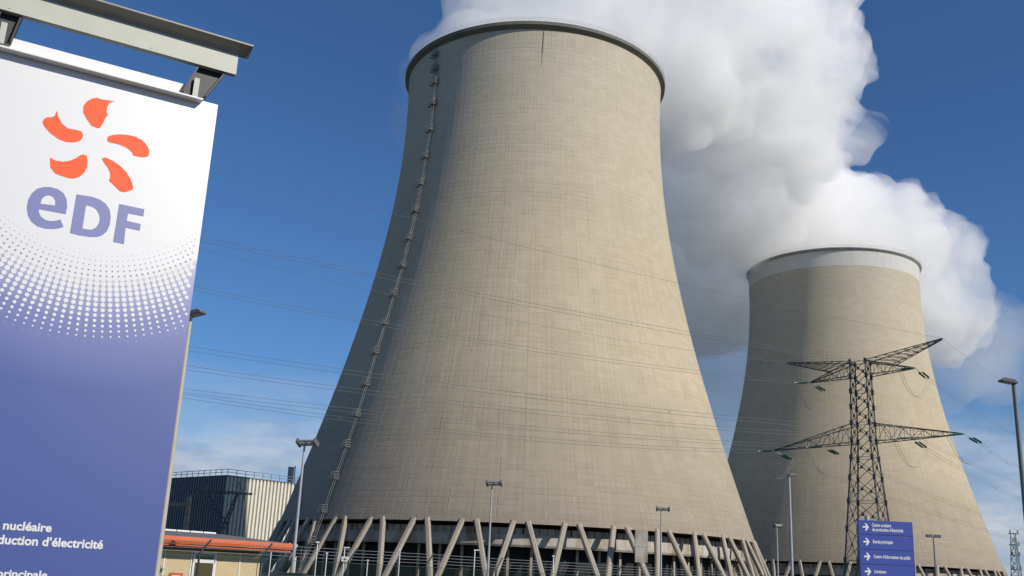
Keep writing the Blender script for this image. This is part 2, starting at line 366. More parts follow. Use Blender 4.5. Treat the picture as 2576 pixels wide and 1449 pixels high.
# caged ladder with rest platforms on the first tower
def on_tower(x, y, dr=0.0):
    """surface point of tower 1 seen at (x, y)"""
    d = ray(x, y); c = Vector((4.75, 319.3, 0)); t = 240.0
    while t < 420:
        p = EYE+d*t
        if sqrt((p.x-c.x)**2+(p.y-c.y)**2) < prof_r(p.z): return p-c
        t += 0.1
    return None
plat = [(1101, 172), (1101, 206), (1096, 259), (1090, 324), (1078, 392), (1066, 460), (1052, 528), (1036, 597), (1019, 666), (998, 737), (976, 810), (953, 882), (929, 962), (905, 1040), (879, 1117), (850, 1197), (821, 1280)]
angs = []
for x, y in [(1101, 136)]+plat:
    p = on_tower(x, y); angs.append((atan2(p.y, p.x), p.z))
ladder = MB()
def lad_pt(a, z, off=0.9):
    r = (prof_r(z) if z > ZB else prof_r(ZB)+(ZB-z)*0.42)+off; return Vector((r*cos(a), r*sin(a), z))
angs.append((angs[-1][0]+0.012, 9.0)); angs.append((angs[-1][0], 0.3))
lb = MB()
for (a0, z0), (a1, z1) in zip(angs[:-1], angs[1:]):
    n = max(2, int((z0-z1)/0.9))
    for s in (-0.42, 0.42):
        for off in (0.5, 1.1):
            ps = []
            for i in range(0, n+1, max(1, n//4)):
                f = i/n; a = a0+(a1-a0)*f; z = z0+(z1-z0)*f; q = lad_pt(a, z, off); tn = Vector((-sin(a), cos(a), 0)); ps.append(q+tn*s)
            lb.tube(ps, 0.055, 4)
    for i in range(n):
        f = i/n; g2 = (i+1)/n; A = a0+(a1-a0)*f; B = a0+(a1-a0)*g2; za = z0+(z1-z0)*f; zb = z0+(z1-z0)*g2
        ta = Vector((-sin(A), cos(A), 0)); tb = Vector((-sin(B), cos(B), 0)); sg = 1 if i % 2 else -1
        lb.bar(lad_pt(A, za, 1.1)-ta*.42, lad_pt(A, za, 1.1)+ta*.42, 0.05)
        lb.bar(lad_pt(A, za, 1.1)-ta*.42*sg, lad_pt(B, zb, 1.1)+tb*.42*sg, 0.035)
        lb.bar(lad_pt(A, za, 0.5)-ta*.42, lad_pt(A, za, 1.1)-ta*.42, 0.04)
lad = lb.build('caged_ladder', MAT['ladder'], T1)
for k, (a, z) in enumerate(angs[:-1]):
    b = MB(); rd = Vector((cos(a), sin(a), 0)); tn = Vector((-sin(a), cos(a), 0)); c = lad_pt(a, z, 0.95)
    b.box(c-Vector((0, 0, 0.9)), 1.5, 1.7, 0.12, rd, tn)
    for i in (-.7, .7):
        for j in (-.8, .0, .8):
            b.bar(c+rd*i+tn*j+Vector((0, 0, -.9)), c+rd*i+tn*j+Vector((0, 0, 1.0)), 0.06)
    for h in (-.3, .35, 1.0):
        for i in (-.7, .7): b.bar(c+rd*i-tn*.8+Vector((0, 0, h)), c+rd*i+tn*.8+Vector((0, 0, h)), 0.06)
        for j in (-.8, .8): b.bar(c-rd*.7+tn*j+Vector((0, 0, h)), c+rd*.7+tn*j+Vector((0, 0, h)), 0.06)
    c2 = c - tn*1.7 + Vector((0, 0, -0.5))       # small side landing
    b.box(c2-Vector((0, 0, .6)), 1.0, 0.9, 0.1, rd, tn)
    for i in (-.45, .45):
        for j in (-.42, .42): b.bar(c2+rd*i+tn*j+Vector((0, 0, -.6)), c2+rd*i+tn*j+Vector((0, 0, .7)), 0.045)
    for h in (0.1, .7):
        b.bar(c2+rd*.45-tn*.42+Vector((0, 0, h)), c2+rd*.45+tn*.42+Vector((0, 0, h)), 0.045)
    b.build('platform', MAT['ladder'], lad)
# small service box hanging between the legs
b = MB(); q = at(1613, 1374, 245)-Vector((4.75, 319.3, 0)); b.box(q, 2.9, 1.2, 7.4); b.box(q+Vector((0, -0.62, 0)), 3.6, 0.06, 0.25); b.build('service_shaft', MAT['trough'], T1, bevel=0.05)

# ------------------------------------------------------------------ steam
def steam(name, label, cat, blobs, voxel, dens, amp, sc, extra=0.0, seed=0.0, puffs=0, nscale=38, lo=0.36, hi=0.62, keep=0.99, col=(0.99, 0.99, 0.995)):
    rs = random.Random(int(seed*10))
    bm = bmesh.new()
    for (x, y, Y, rpx, *sq) in blobs:
        c = at(x, y, Y); r = rpx*Y/F + extra; zs = sq[0] if sq else 1.0
        mt = Matrix.Translation(c) @ Matrix.Diagonal((r, r, r*zs, 1))
        bmesh.ops.create_icosphere(bm, subdivisions=3, radius=1.0, matrix=mt)
        if puffs and zs > 0.9:
            for _ in range(puffs):
                u = Vector((rs.gauss(0, 1), rs.gauss(0, 1), rs.gauss(0, 1))).normalized(); rp = r*rs.uniform(0.16, 0.36); q = c+u*(r-rp*0.35)
                bmesh.ops.create_icosphere(bm, subdivisions=2, radius=1.0, matrix=Matrix.Translation(q) @ Matrix.Diagonal((rp, rp, rp, 1)))
                for _ in range(4):
                    u2 = (u+0.9*Vector((rs.gauss(0, 1), rs.gauss(0, 1), rs.gauss(0, 1)))).normalized(); r3 = rp*rs.uniform(0.25, 0.5)
                    bmesh.ops.create_icosphere(bm, subdivisions=1, radius=1.0, matrix=Matrix.Translation(q+u2*(rp-r3*.2)) @ Matrix.Diagonal((r3, r3, r3, 1)))
    me = bpy.data.meshes.new(name); bm.to_mesh(me); bm.free()
    o = bpy.data.objects.new('tmp', me); C.objects.link(o)
    md = o.modifiers.new('r', 'REMESH'); md.mode = 'VOXEL'; md.voxel_size = voxel; md.use_smooth_shade = True
    sm = o.modifiers.new('s', 'SMOOTH'); sm.iterations = 2; sm.factor = 0.5
    dg = bpy.context.evaluated_depsgraph_get(); me2 = bpy.data.meshes.new_from_object(o.evaluated_get(dg))
    bpy.data.objects.remove(o)
    off = Vector((seed, seed*1.7, -seed))
    nn = [v.normal.copy() for v in me2.vertices]
    for v, n in zip(me2.vertices, nn):
        p = v.co
        h = 0; a = 1.0; s_ = sc
        for k in range(5):
            q = noise.noise(p/s_+off, noise_basis='PERLIN_ORIGINAL')
            h += a*(abs(q)*2.2-0.35); a *= 0.56; s_ *= 0.5
        v.co = p + n*(h*amp)
    # close the folds made by the displacement and drop inner pockets
    o = bpy.data.objects.new('tmp', me2); C.objects.link(o)
    md = o.modifiers.new('r', 'REMESH'); md.mode = 'VOXEL'; md.voxel_size = voxel
    dg = bpy.context.evaluated_depsgraph_get(); me3 = bpy.data.meshes.new_from_object(o.evaluated_get(dg))
    bpy.data.objects.remove(o); me2 = me3
    bm = bmesh.new(); bm.from_mesh(me2); bm.verts.ensure_lookup_table(); seen = set(); isl = []
    for v0 in bm.verts:
        if v0.index in seen: continue
        st_, comp = [v0], []; seen.add(v0.index)
        while st_:
            v = st_.pop(); comp.append(v)
            for e_ in v.link_edges:
                u_ = e_.other_vert(v)
                if u_.index not in seen: seen.add(u_.index); st_.append(u_)
        isl.append(comp)
    big = max(len(c_) for c_ in isl)
    dead = [v for c_ in isl if len(c_) < big*keep for v in c_]
    if dead: bmesh.ops.delete(bm, geom=dead, context='VERTS')
    bm.to_mesh(me2); bm.free()
    me2.name = name
    m = bpy.data.materials.new(name+'_volume'); m.use_nodes = True; nt = m.node_tree; nt.nodes.clear()
    ou = N(nt, 'ShaderNodeOutputMaterial'); pv = N(nt, 'ShaderNodeVolumeScatter', inp={'Color': (*col, 1), 'Density': dens, 'Anisotropy': 0.0})
    nt.links.new(pv.outputs[0], ou.inputs['Volume'])
    tc = N(nt, 'ShaderNodeTexCoord'); vn = N(nt, 'ShaderNodeTexNoise', inp={'Scale': 1/nscale, 'Detail': 7.0, 'Roughness': 0.68, 'Distortion': 0.5}); nt.links.new(tc.outputs['Object'], vn.inputs['Vector'])
    nt.links.new(MR(nt, vn.outputs[0], lo, hi, 0.0, dens), pv.inputs['Density'])
    me2.materials.clear(); me2.materials.append(m)
    o = bpy.data.objects.new(name, me2); C.objects.link(o); tag(o, label, cat, kind='stuff')
    for p_ in me2.polygons: p_.use_smooth = True
    return o
P1 = [(1345, 175, 322, 285, 0.35), (1360, 140, 345, 240), (1480, 30, 365, 280), (1175, 195, 345, 100), (1265, 140, 350, 150), (1690, -20, 390, 290), (1640, 160, 400, 260), (1830, 90, 420, 300), (1900, 260, 440, 260), (1860, 430, 500, 260),
      (2050, 120, 430, 125), (2090, 180, 430, 105), (2100, 60, 430, 65), (2100, 330, 450, 90), (1990, 0, 430, 100), (1740, 560, 580, 230), (1960, 520, 580, 190), (1770, 720, 600, 185)]
P2 = [(2097, 690, 516, 185, 0.35), (2097, 640, 525, 190), (2200, 620, 545, 180), (2060, 560, 560, 150), (2330, 640, 560, 130), (2390, 625, 570, 80), (2390, 740, 570, 110), (2340, 790, 580, 140), (2170, 530, 560, 90), (2420, 700, 570, 70)]
steam('steam_plume', 'thick white steam billowing from the nearer cooling tower and drifting right', 'steam', P1, 2.1, 0.085, 5.5, 22, 0.0, 1.3, 10)
steam('steam_plume', 'white steam curling off the farther tower with the white band', 'steam', P2, 2.1, 0.08, 5.0, 20, 0.0, 4.1, 10)
H = [(1740, 1000, 640, 190), (1760, 860, 600, 230), (1770, 720, 620, 230), (1760, 900, 640, 170), (1850, 640, 600, 200), (2440, 830, 620, 130), (2600, 830, 640, 70), (1780, 1060, 660, 150), (1800, 1120, 680, 90), (2400, 900, 640, 120), (2480, 940, 650, 70)]
steam('steam_haze', 'thin grey veil of drifting steam between and behind the two towers', 'steam', H, 5.0, 0.017, 14, 60, 0, 7.7, 0, 70, 0.34, 0.7, 0.02)
steam('steam_wisp', 'faint steam wisp trailing behind the left side of the nearer tower top', 'steam', [(1048, 270, 375, 72), (1080, 190, 372, 70), (1075, 350, 378, 55)], 2.5, 0.022, 4, 20, 0, 2.2, 0, 30)
S.cycles.volume_step_rate = 1.0; S.cycles.volume_max_steps = 256

# ------------------------------------------------------------------ totem sign on the left
A = Vector((sin(radians(60)), cos(radians(60)), 0))      # direction along the face
NF = Vector((A.y, -A.x, 0))                              # towards the viewer
PR = at(469, 855, 9.0); P0 = Vector((PR.x, PR.y, 0))     # foot of right edge
def on_face(x, y, off=0.0):
    return at_plane(x, y, P0+NF*off, NF)
def st(p): return ((p-P0).dot(A), p.z)
def from_st(s, z, off=0.0): return P0+A*s+NF*off+Vector((0, 0, z))
ztop = on_face(541, 262).z; LEFT = -4.6
tot = empty('totem_sign', P0+A*(LEFT/2)); tag(tot, 'huge white and blue totem sign with an orange swirl emblem at the left edge', 'sign')
O_ = Vector(tot.location)
def tb(b, name, material, parent=None, **k):
    b.v = [v-O_ for v in b.v]; return b.build(name, material, parent or tot, **k)
# face print: white, fading to blue along arcs round a centre above
cc = [(50, 470), (290, 588), (575, 672), (825, 697), (1048, 685), (1222, 637)]
def c2(p): return (p[0]/3, 469.6+p[1]/3)
row1 = [st(on_face(*c2(p))) for p in [(50, 470), (100, 498), (145, 523), (193, 547), (240, 568), (290, 588), (335, 606), (382, 625), (428, 642), (473, 655), (522, 662), (575, 672), (625, 683), (674, 690), (727, 695), (777, 697), (825, 697), (870, 697), (917, 695), (960, 693), (1005, 692), (1048, 685), (1093, 673), (1140, 660), (1182, 648), (1222, 637)]]
rowL = [st(on_face(*c2(p))) for p in [(28, 1020), (95, 1045), (162, 1068), (232, 1090), (299, 1109), (367, 1126), (435, 1140), (504, 1152), (571, 1161), (640, 1167), (705, 1172), (772, 1176), (835, 1175), (900, 1173), (965, 1170), (1032, 1163), (1093, 1158), (1155, 1148), (1215, 1137), (1275, 1124), (1332, 1108)]]
def circ(pts):
    import numpy as np
    a = np.array([[2*x, 2*y, 1] for x, y in pts]); b_ = np.array([x*x+y*y for x, y in pts])
    s = np.linalg.lstsq(a, b_, rcond=None)[0]; return s[0], s[1], sqrt(s[2]+s[0]**2+s[1]**2)
c1x, c1y, R1 = circ(row1); c2x, c2y, R2 = circ(rowL)
print('DOTS', c1x, c1y, R1, c2x, c2y, R2, 'ztop', ztop)
CX, CY = c2x, c2y
fm = bpy.data.materials.new('printed_sign_face'); fm.use_nodes = True; nt = fm.node_tree; b_ = nt.nodes['Principled BSDF']
b_.inputs['Roughness'].default_value = 0.6; b_.inputs['Specular IOR Level'].default_value = 0.2; b_.inputs['Coat Weight'].default_value = 1.0; b_.inputs['Coat Roughness'].default_value = 0.315; b_.inputs['Coat IOR'].default_value = 1.9
uv = N(nt, 'ShaderNodeUVMap', uv_map='UVMap'); sx = N(nt, 'ShaderNodeSeparateXYZ'); nt.links.new(uv.outputs[0], sx.inputs[0])
dx = M_(nt, 'SUBTRACT', sx.outputs[0], CX); dy = M_(nt, 'SUBTRACT', sx.outputs[1], CY)
rad = M_(nt, 'SQRT', M_(nt, 'ADD', M_(nt, 'MULTIPLY', dx, dx), M_(nt, 'MULTIPLY', dy, dy)))
Ra = sqrt((row1[16][0]-CX)**2+(row1[16][1]-CY)**2); Rb = sqrt((rowL[12][0]-CX)**2+(rowL[12][1]-CY)**2)
t_ = MR(nt, rad, Ra-0.02*(Rb-Ra), Ra+1.75*(Rb-Ra), 0.0, 1.0)
below = M_(nt, 'LESS_THAN', dy, 0.0); t_ = M_(nt, 'MULTIPLY', t_, below)
cr = N(nt, 'ShaderNodeValToRGB'); nt.links.new(t_, cr.inputs[0])
e = cr.color_ramp.elements; e[0].position = 0.0; e[0].color = (0.63, 0.63, 0.63, 1); e[1].position = 1.0; e[1].color = (0.028, 0.052, 0.25, 1)
q = e.new(0.05); q.color = (0.32, 0.32, 0.48, 1); q = e.new(0.4); q.color = (0.12, 0.135, 0.35, 1)
nt.links.new(cr.outputs[0], b_.inputs['Base Color'])
def face_uv(o):
    me = o.data; l = me.uv_layers.new(name='UVMap')
    for lp in me.loops:
        p = me.vertices[lp.vertex_index].co + O_; s, z = st(p); l.data[lp.index].uv = (s, z)
b = MB(); b.box(from_st(LEFT/2, ztop/2+0.05, -0.07), -LEFT, 0.14, ztop-0.1, A, NF)
o = tb(b, 'panel', fm); face_uv(o)
# flat print shapes: thin vinyl 2 mm proud
def vinyl(name, polys, material, off=0.002, parent=None, px=True):
    cu = bpy.data.curves.new(name, 'CURVE'); cu.dimensions = '2D'; cu.fill_mode = 'BOTH'; cu.extrude = 0.0
    for pl in polys:
        pts = [st(on_face(x, y)) for x, y in pl] if px else pl
        s = cu.splines.new('POLY'); s.points.add(len(pts)-1); s.use_cyclic_u = True
        for i, (x, y) in enumerate(pts): s.points[i].co = (x, y, 0, 1)
    return curve_to_part(cu, name, material, off, parent)
def curve_to_part(cu, name, material, off, parent=None):
    o = bpy.data.objects.new('tmp', cu); C.objects.link(o)
    dg = bpy.context.evaluated_depsgraph_get(); me = bpy.data.meshes.new_from_object(o.evaluated_get(dg)); bpy.data.objects.remove(o)
    for v in me.vertices: v.co = from_st(v.co.x, v.co.y, off)-O_
    me.materials.clear(); me.materials.append(material)
    bm = bmesh.new(); bm.from_mesh(me)
    for f_ in bm.faces:
        f_.normal_update()
        if f_.normal.dot(NF) < 0: f_.normal_flip()
    bm.to_mesh(me); bm.free()
    r = bpy.data.objects.new(name, me); C.objects.link(r); r.parent = parent or tot; return r
def smooth_poly(p, n=3):          # Catmull-Rom closed
    k = len(p); o = []
    for i in range(k):
        a, b, c, d = p[i-1], p[i], p[(i+1) % k], p[(i+2) % k]
        for j in range(n):
            t = j/n; o.append(tuple(0.5*((2*b[q])+(-a[q]+c[q])*t+(2*a[q]-5*b[q]+4*c[q]-d[q])*t*t+(-a[q]+3*b[q]-3*c[q]+d[q])*t**3) for q in (0, 1)))
    return o
M_or = mat('orange_vinyl', (0.80, 0.092, 0.016), 0.5, spec=0.35, var=0.03); M_bl = mat('lilac_blue_vinyl', (0.15, 0.165, 0.37), 0.42, spec=0.6, var=0.03)
petals = [
 [(700,742),(735,738),(760,748),(800,755),(868,764),(845,768),(825,778),(812,800),(803,845),(815,868),(800,885),(775,935),(755,965),(735,968),(690,948),(655,900),(628,850),(630,800),(655,765)],
 [(430,835),(440,880),(470,935),(515,970),(575,980),(615,992),(626,1015),(622,1045),(600,1065),(560,1075),(500,1072),(440,1050),(380,1005),(335,955),(320,925),(330,900),(355,885),(390,885),(405,878),(415,870)],
 [(808,1050),(815,1030),(850,1018),(900,1014),(960,1018),(1020,1030),(1070,1055),(1105,1090),(1125,1130),(1127,1165),(1115,1183),(1075,1188),(1030,1180),(1003,1172),(1000,1155),(975,1130),(940,1108),(890,1088),(830,1076),(810,1065)],
 [(378,1188),(420,1212),(470,1220),(530,1212),(575,1192),(605,1172),(635,1165),(655,1178),(662,1215),(655,1265),(635,1305),(600,1335),(555,1348),(510,1343),(450,1323),(415,1308),(380,1265)],
 [(768,1195),(795,1187),(850,1212),(905,1250),(955,1300),(990,1360),(1005,1410),(1003,1430),(975,1442),(935,1451),(905,1444),(870,1410),(822,1363),(832,1335),(830,1300),(810,1260),(785,1230)]]
for pl in petals: vinyl('emblem_petal', [[(x/3, y/3) for x, y in pl]], M_or)
eo = [(497,208),(507,150),(503,95),(480,50),(440,20),(380,3),(330,2),(280,15),(240,50),(212,100),(202,160),(210,215),(235,262),(280,298),(340,317),(400,320),(445,315),(480,304),(455,247),(420,258),(380,260),(340,250),(308,225),(293,190),(294,170)]
eh = [(305,128),(318,90),(345,68),(375,65),(405,80),(418,108),(417,142)]
Do = [(577,58),(690,75),(750,95),(800,130),(828,175),(836,230),(828,290),(805,340),(770,368),(730,380),(680,380),(600,368),(528,350)]
Dh = [(650,140),(690,150),(725,170),(745,200),(753,240),(745,280),(722,310),(690,325),(655,322),(622,315)]
Fo = [(900,130),(1090,170),(1082,225),(967,202),(957,258),(1062,282),(1055,333),(948,310),(935,434),(853,417)]
for polys in ([eo, eh], [Do, Dh], [Fo]): vinyl('letter', [[c2(p) for p in pl] for pl in polys], M_bl)
# halftone dots: radial columns, rows on concentric arcs
def polar(p): return atan2(p[0]-CX, -(p[1]-CY)), sqrt((p[0]-CX)**2+(p[1]-CY)**2)
tl = [polar(p)[0] for p in rowL]; dth = (tl[-1]-tl[0])/(len(tl)-1); t0 = tl[12]
NR = 13; b = MB(); d2 = MB(); step = (Rb-Ra)/(NR-1)
def disc(mb, s, z, r, off, n=12, rot=0.0, sy=1.0):
    k = len(mb.v)
    for i in range(n): mb.v.append(from_st(s+r*cos(2*pi*i/n+rot), z+r*sy*sin(2*pi*i/n+rot), off))
    mb.f.append(tuple(range(k, k+n)))
for j in range(-36, 24):
    th = t0 + j*dth
    for i in range(NR):
        for half in (0,):
            r = Ra + i*step; f = i/(NR-1)
            s_, z_ = CX+r*sin(th), CY-r*cos(th)
            rr = min(step, r*dth)*0.5*(1-f)**0.62+0.003
            if s_-rr > LEFT+0.02 and s_+rr < -0.01 and z_ < ztop-0.2: disc(b, s_, z_, rr, 0.002)
    for i in range(5):
        r = Ra-(i+0.5)*step*0.98; s_, z_ = CX+r*sin(th+dth/2), CY-r*cos(th+dth/2)
        rr = step*0.19*(1-i/5)**1.1+0.002
        if s_-rr > LEFT+0.02 and s_+rr < -0.01: disc(d2, s_, z_, rr, 0.002, 4, th)
MAT_W = mat('white_print', (0.64, 0.64, 0.64), 0.45, spec=0.6)
tb(b, 'white_dot_print', MAT_W, fix=False)['kind'] = 'stuff'
tb(d2, 'grey_dot_print', mat('grey_blue_print', (0.20, 0.21, 0.28), 0.42, spec=0.75), fix=False)['kind'] = 'stuff'
def text_curve(txt, bold=0.012):
    cu = bpy.data.curves.new('t', 'FONT'); cu.body = txt; cu.offset = bold; cu.resolution_u = 3; return cu
def text_mesh(txt, bold=0.012):
    cu = text_curve(txt, bold); o = bpy.data.objects.new('tmp', cu); C.objects.link(o)
    dg = bpy.context.evaluated_depsgraph_get(); me = bpy.data.meshes.new_from_object(o.evaluated_get(dg)); bpy.data.objects.remove(o); bpy.data.curves.remove(cu)
    return me
def panel_text(name, txt, vis, x0, y0, x1, y1, cap_px):
    """txt printed on the face; its tail vis spans the baseline (x0,y0)-(x1,y1)"""
    full = text_mesh(txt, 0.03); tail = text_mesh(vis, 0.03)
    wt = max(v.co.x for v in tail.vertices)-min(v.co.x for v in tail.vertices); xr = max(v.co.x for v in full.vertices)
    a = st(on_face(x0, y0)); c = st(on_face(x1, y1)); up = st(on_face(x1, y1-cap_px))
    kx = (c[0]-a[0])/wt; ky = (up[1]-c[1])/0.72
    for v in full.vertices:
        v.co = from_st(c[0]+(v.co.x-xr)*kx, c[1]+v.co.y*ky, 0.002)-O_
    full.materials.clear(); full.materials.append(MAT_W)
    o = bpy.data.objects.new(name, full); C.objects.link(o); o.parent = tot
panel_text('lettering', 'Centre nucl\u00e9aire', 'nucl\u00e9aire', 7, 966+362, 129, 966+372, 21.5)
panel_text('lettering', "de production d\u2019\u00e9lectricit\u00e9", "duction d\u2019\u00e9lectricit\u00e9", -8, 966+404, 258, 966+414.5, 22)
panel_text('lettering', "Entr\u00e9e principale", "principale", -8, 966+484, 118, 966+490, 20)
# channel on top of the panel, bottom flange towards the viewer
b = MB(); zc = ztop-0.02
FL = 0.10
def strip(mb, s0, s1, pts): # extrude a (off,z) polygon along A
    mb.prism([from_st(s0, z, o) for o, z in pts], A*(s1-s0))
RE = st(on_face(506, 250))[0]
strip(b, LEFT, RE, [(0.003, zc-0.015), (FL, zc-0.015), (FL, zc), (0.003, zc)])
tb(b, 'lower_flange', MAT['steel_w'])
b = MB(); strip(b, LEFT, RE-0.05, [(-0.02, zc+0.002), (0.0, zc+0.002), (0.0, zc+0.14), (-0.02, zc+0.14)])
tb(b, 'top_channel', MAT['steel_w'])
# visor beam above the panel on dark brackets
VO = 0.11
q0 = on_face(593, 189, VO); zv = q0.z; s1 = st(q0)[0]
hw = 0.225; fl = 0.13
b = MB()
strip(b, LEFT-0.4, s1, [(VO, zv), (VO+0.012, zv), (VO+0.012, zv+hw), (VO, zv+hw)])
strip(b, LEFT-0.4, s1, [(VO-0.05, zv-0.002), (VO-0.001, zv-0.002), (VO-0.001, zv+0.010), (VO-0.05, zv+0.010)])
for s in (-0.7, -1.9, -3.1): b.bar(from_st(s, zv+0.03, VO+0.010), from_st(s, zv+0.03, VO+0.018), 0.006, 8)
tb(b, 'visor_beam', MAT['steel_s'])
b = MB(); strip(b, LEFT-0.4, s1+0.10, [(VO+0.013, zv+hw-0.015), (VO+0.05, zv+hw+0.015), (VO+0.013+fl, zv+hw+0.05), (VO+0.013+fl, zv+hw+0.066), (VO-0.05, zv+hw+0.066), (VO-0.05, zv+hw+0.001), (VO+0.013, zv+hw+0.001)])
tb(b, 'visor_flange', mat('sign_flange_painted_shade', (0.25, 0.235, 0.205), 0.5, var=0.05, scale=4))  # shade on the flange underside put into a darker brown-grey colour
for quad in ([(458, 233), (514, 247), (566, 184), (502, 163)], [(-28, 98), (26, 108), (62, 24), (12, 9)]):
    b = MB(); pp = [st(on_face(x, y, 0.05)) for x, y in quad]
    b.prism([from_st(x, z, 0.045) for x, z in pp], -NF*0.012); b.prism([from_st(x, z, -0.05) for x, z in pp], -NF*0.012)
    (xa, za), (xb, zb), (xc, zc2), (xd, zd) = pp
    for (u, v), (u2, v2) in (((xa, za), (xd, zd)), ((xb, zb), (xc, zc2))):
        b.prism([from_st(u-0.008, v, 0.10), from_st(u+0.008, v, 0.10), from_st(u2+0.008, v2, 0.10), from_st(u2-0.008, v2, 0.10)], -NF*0.2)
    tb(b, 'bracket', MAT['steel_d'])
    b = MB(); mx_, mz_ = (xa+xb)/2+0.01, (za+zb)/2
    b.box(from_st(mx_, mz_+0.07, 0.075), 0.05, 0.02, 0.2, A, NF); tb(b, 'stiffener', MAT['steel_s'])
b = MB()
for s in (-0.5, LEFT+0.5): b.bar(from_st(s, 0, -0.25), from_st(s, ztop, -0.25), 0.1, 12)
tb(b, 'rear_post', MAT['galv'])

# ------------------------------------------------------------------ blue direction sign
YD = 22.0
tl_ = at(2157, 1308, YD); tr_ = at(2292, 1313.7, YD); wd = (tr_-tl_).length; px1 = wd/135.2; XA = (tr_-tl_); XA.z = 0; XA.normalize(); ZA = Vector((0, 0, 1)); YA = Vector((0, 0, 1)).cross(XA)
ctr = (tl_+tr_)/2; zt = ctr.z; rowh = 35.9*px1
ds = empty('direction_sign', (ctr.x, ctr.y, 0)); tag(ds, 'blue direction sign with four rows of white arrows and French wording', 'sign')
D0 = Vector((ctr.x, ctr.y, 0))
def dbuild(b, name, material, parent=ds, **k): b.v = [v-D0 for v in b.v]; return b.build(name, material, parent, **k)
def dpt(x, z, off=0): return D0+XA*x+Vector((0, 0, z))-YA*off
for k in range(6):
    z1 = zt-rowh*k; b = MB(); b.box(dpt(0, z1-rowh/2+0.005), wd, 0.09, rowh-0.012, XA, YA)
    pn = dbuild(b, 'sign_panel', MAT['bluesign'], bevel=0.004)
b = MB(); b.box(dpt(0, zt-3*rowh, -0.02), wd-0.01, 0.06, 6*rowh-0.02, XA, YA); dbuild(b, 'back_frame', MAT['white'])
b = MB(); b.box(dpt(wd/2+0.012, zt-3*rowh), 0.022, 0.10, 6*rowh, XA, YA); dbuild(b, 'edge_trim', MAT['galv'])
b = MB(); b.bar(dpt(-0.27*wd, 0, -0.16), dpt(-0.27*wd, zt+0.09, -0.16), 0.055, 16); b.bar(dpt(0.3*wd, 0, -0.16), dpt(0.3*wd, zt-0.1, -0.16), 0.05, 16); dbuild(b, 'post', MAT['galv'])
rows = [['Centre nucl\u00e9aire', 'de production d\u2019\u00e9lectricit\u00e9'], ['Entr\u00e9e principale'], ['Centre d\u2019information du public'], ['Livraisons'], ['Parking visiteurs']]
wds = [[0.355, 0.575], [0.37], [0.68], [0.215], [0.4]]
for k, (tx, ww) in enumerate(zip(rows[:4], wds)):
    zc_ = zt-rowh*(k+.5)+0.01; b = MB(); x0 = -wd/2+0.075*wd; x1 = x0+0.105*wd; h = rowh*0.25; t = rowh*0.055
    b.box(dpt((x0+x1)/2-0.01, zc_, 0.0475), x1-x0-0.02, 0.003, 2*t, XA, YA)
    for s in (-1, 1):
        p = [dpt(x1+0.012, zc_, 0.047), dpt(x1-h*0.55, zc_+s*h, 0.047), dpt(x1-h*0.55-2.0*t, zc_+s*h, 0.047), dpt(x1-2.1*t, zc_, 0.047)]
        b.prism(p, -YA*0.004)
    dbuild(b, 'arrow', MAT['signwhite'])
    for i, (line, wf) in enumerate(zip(tx, ww)):
        me = text_mesh(line, 0.02); xm = max(v.co.x for v in me.vertices); sc_ = wf*wd/xm; sz = rowh*0.235/0.72
        zb_ = zc_-rowh*0.08 if len(tx) == 1 else zc_+rowh*(0.045 if i == 0 else -0.26)
        for v in me.vertices: v.co = dpt(-wd/2+0.25*wd+v.co.x*sc_, zb_+v.co.y*sz, 0.048)-D0
        me.materials.clear(); me.materials.append(MAT['signwhite'])
        o = bpy.data.objects.new('lettering', me); C.objects.link(o); o.parent = ds

# ------------------------------------------------------------------ street lamps (all about 8 m tall)
def pole(b, h, r0, r1): b.bar((0, 0, 0), (0, 0, h), r0, 14, r1)
def lamp_single(name, pos, rz, h, pm, label, r0=0.085, r1=0.05, L=0.5):
    root = empty(name, (pos.x, pos.y, 0), rz); tag(root, label, 'street lamp', 'street lamps of the power station')
    b = MB(); pole(b, h, r0, r1); b.build('pole', pm, root, smooth=False)
    b = MB(); X = Vector((cos(0.16), 0, sin(0.16))); Zv = Vector((-sin(0.16), 0, cos(0.16))); c = Vector((L*0.36, 0, h+0.03))
    sec = [(-L/2, 0.0), (-L/2, 0.07), (-L*0.3, 0.12), (L*0.35, 0.10), (L/2, 0.05), (L/2, 0.0)]
    b.prism([c+X*x+Zv*z-Vector((0, 0.15, 0)) for x, z in sec], Vector((0, 0.30, 0)))
    hd = b.build('lamp_head', MAT['head'], root, bevel=0.012)
    b = MB(); b.box(c+X*0.03-Zv*0.004, L*0.6, 0.22, 0.02, X, Vector((0, 1, 0)), Zv); b.build('lens', MAT['lens'], hd)
    b = MB(); b.box(c-X*0.02+Zv*0.118, L*0.7, 0.26, 0.01, X, Vector((0, 1, 0)), Zv); b.build('head_cover', MAT['head_l'], hd)
    return root
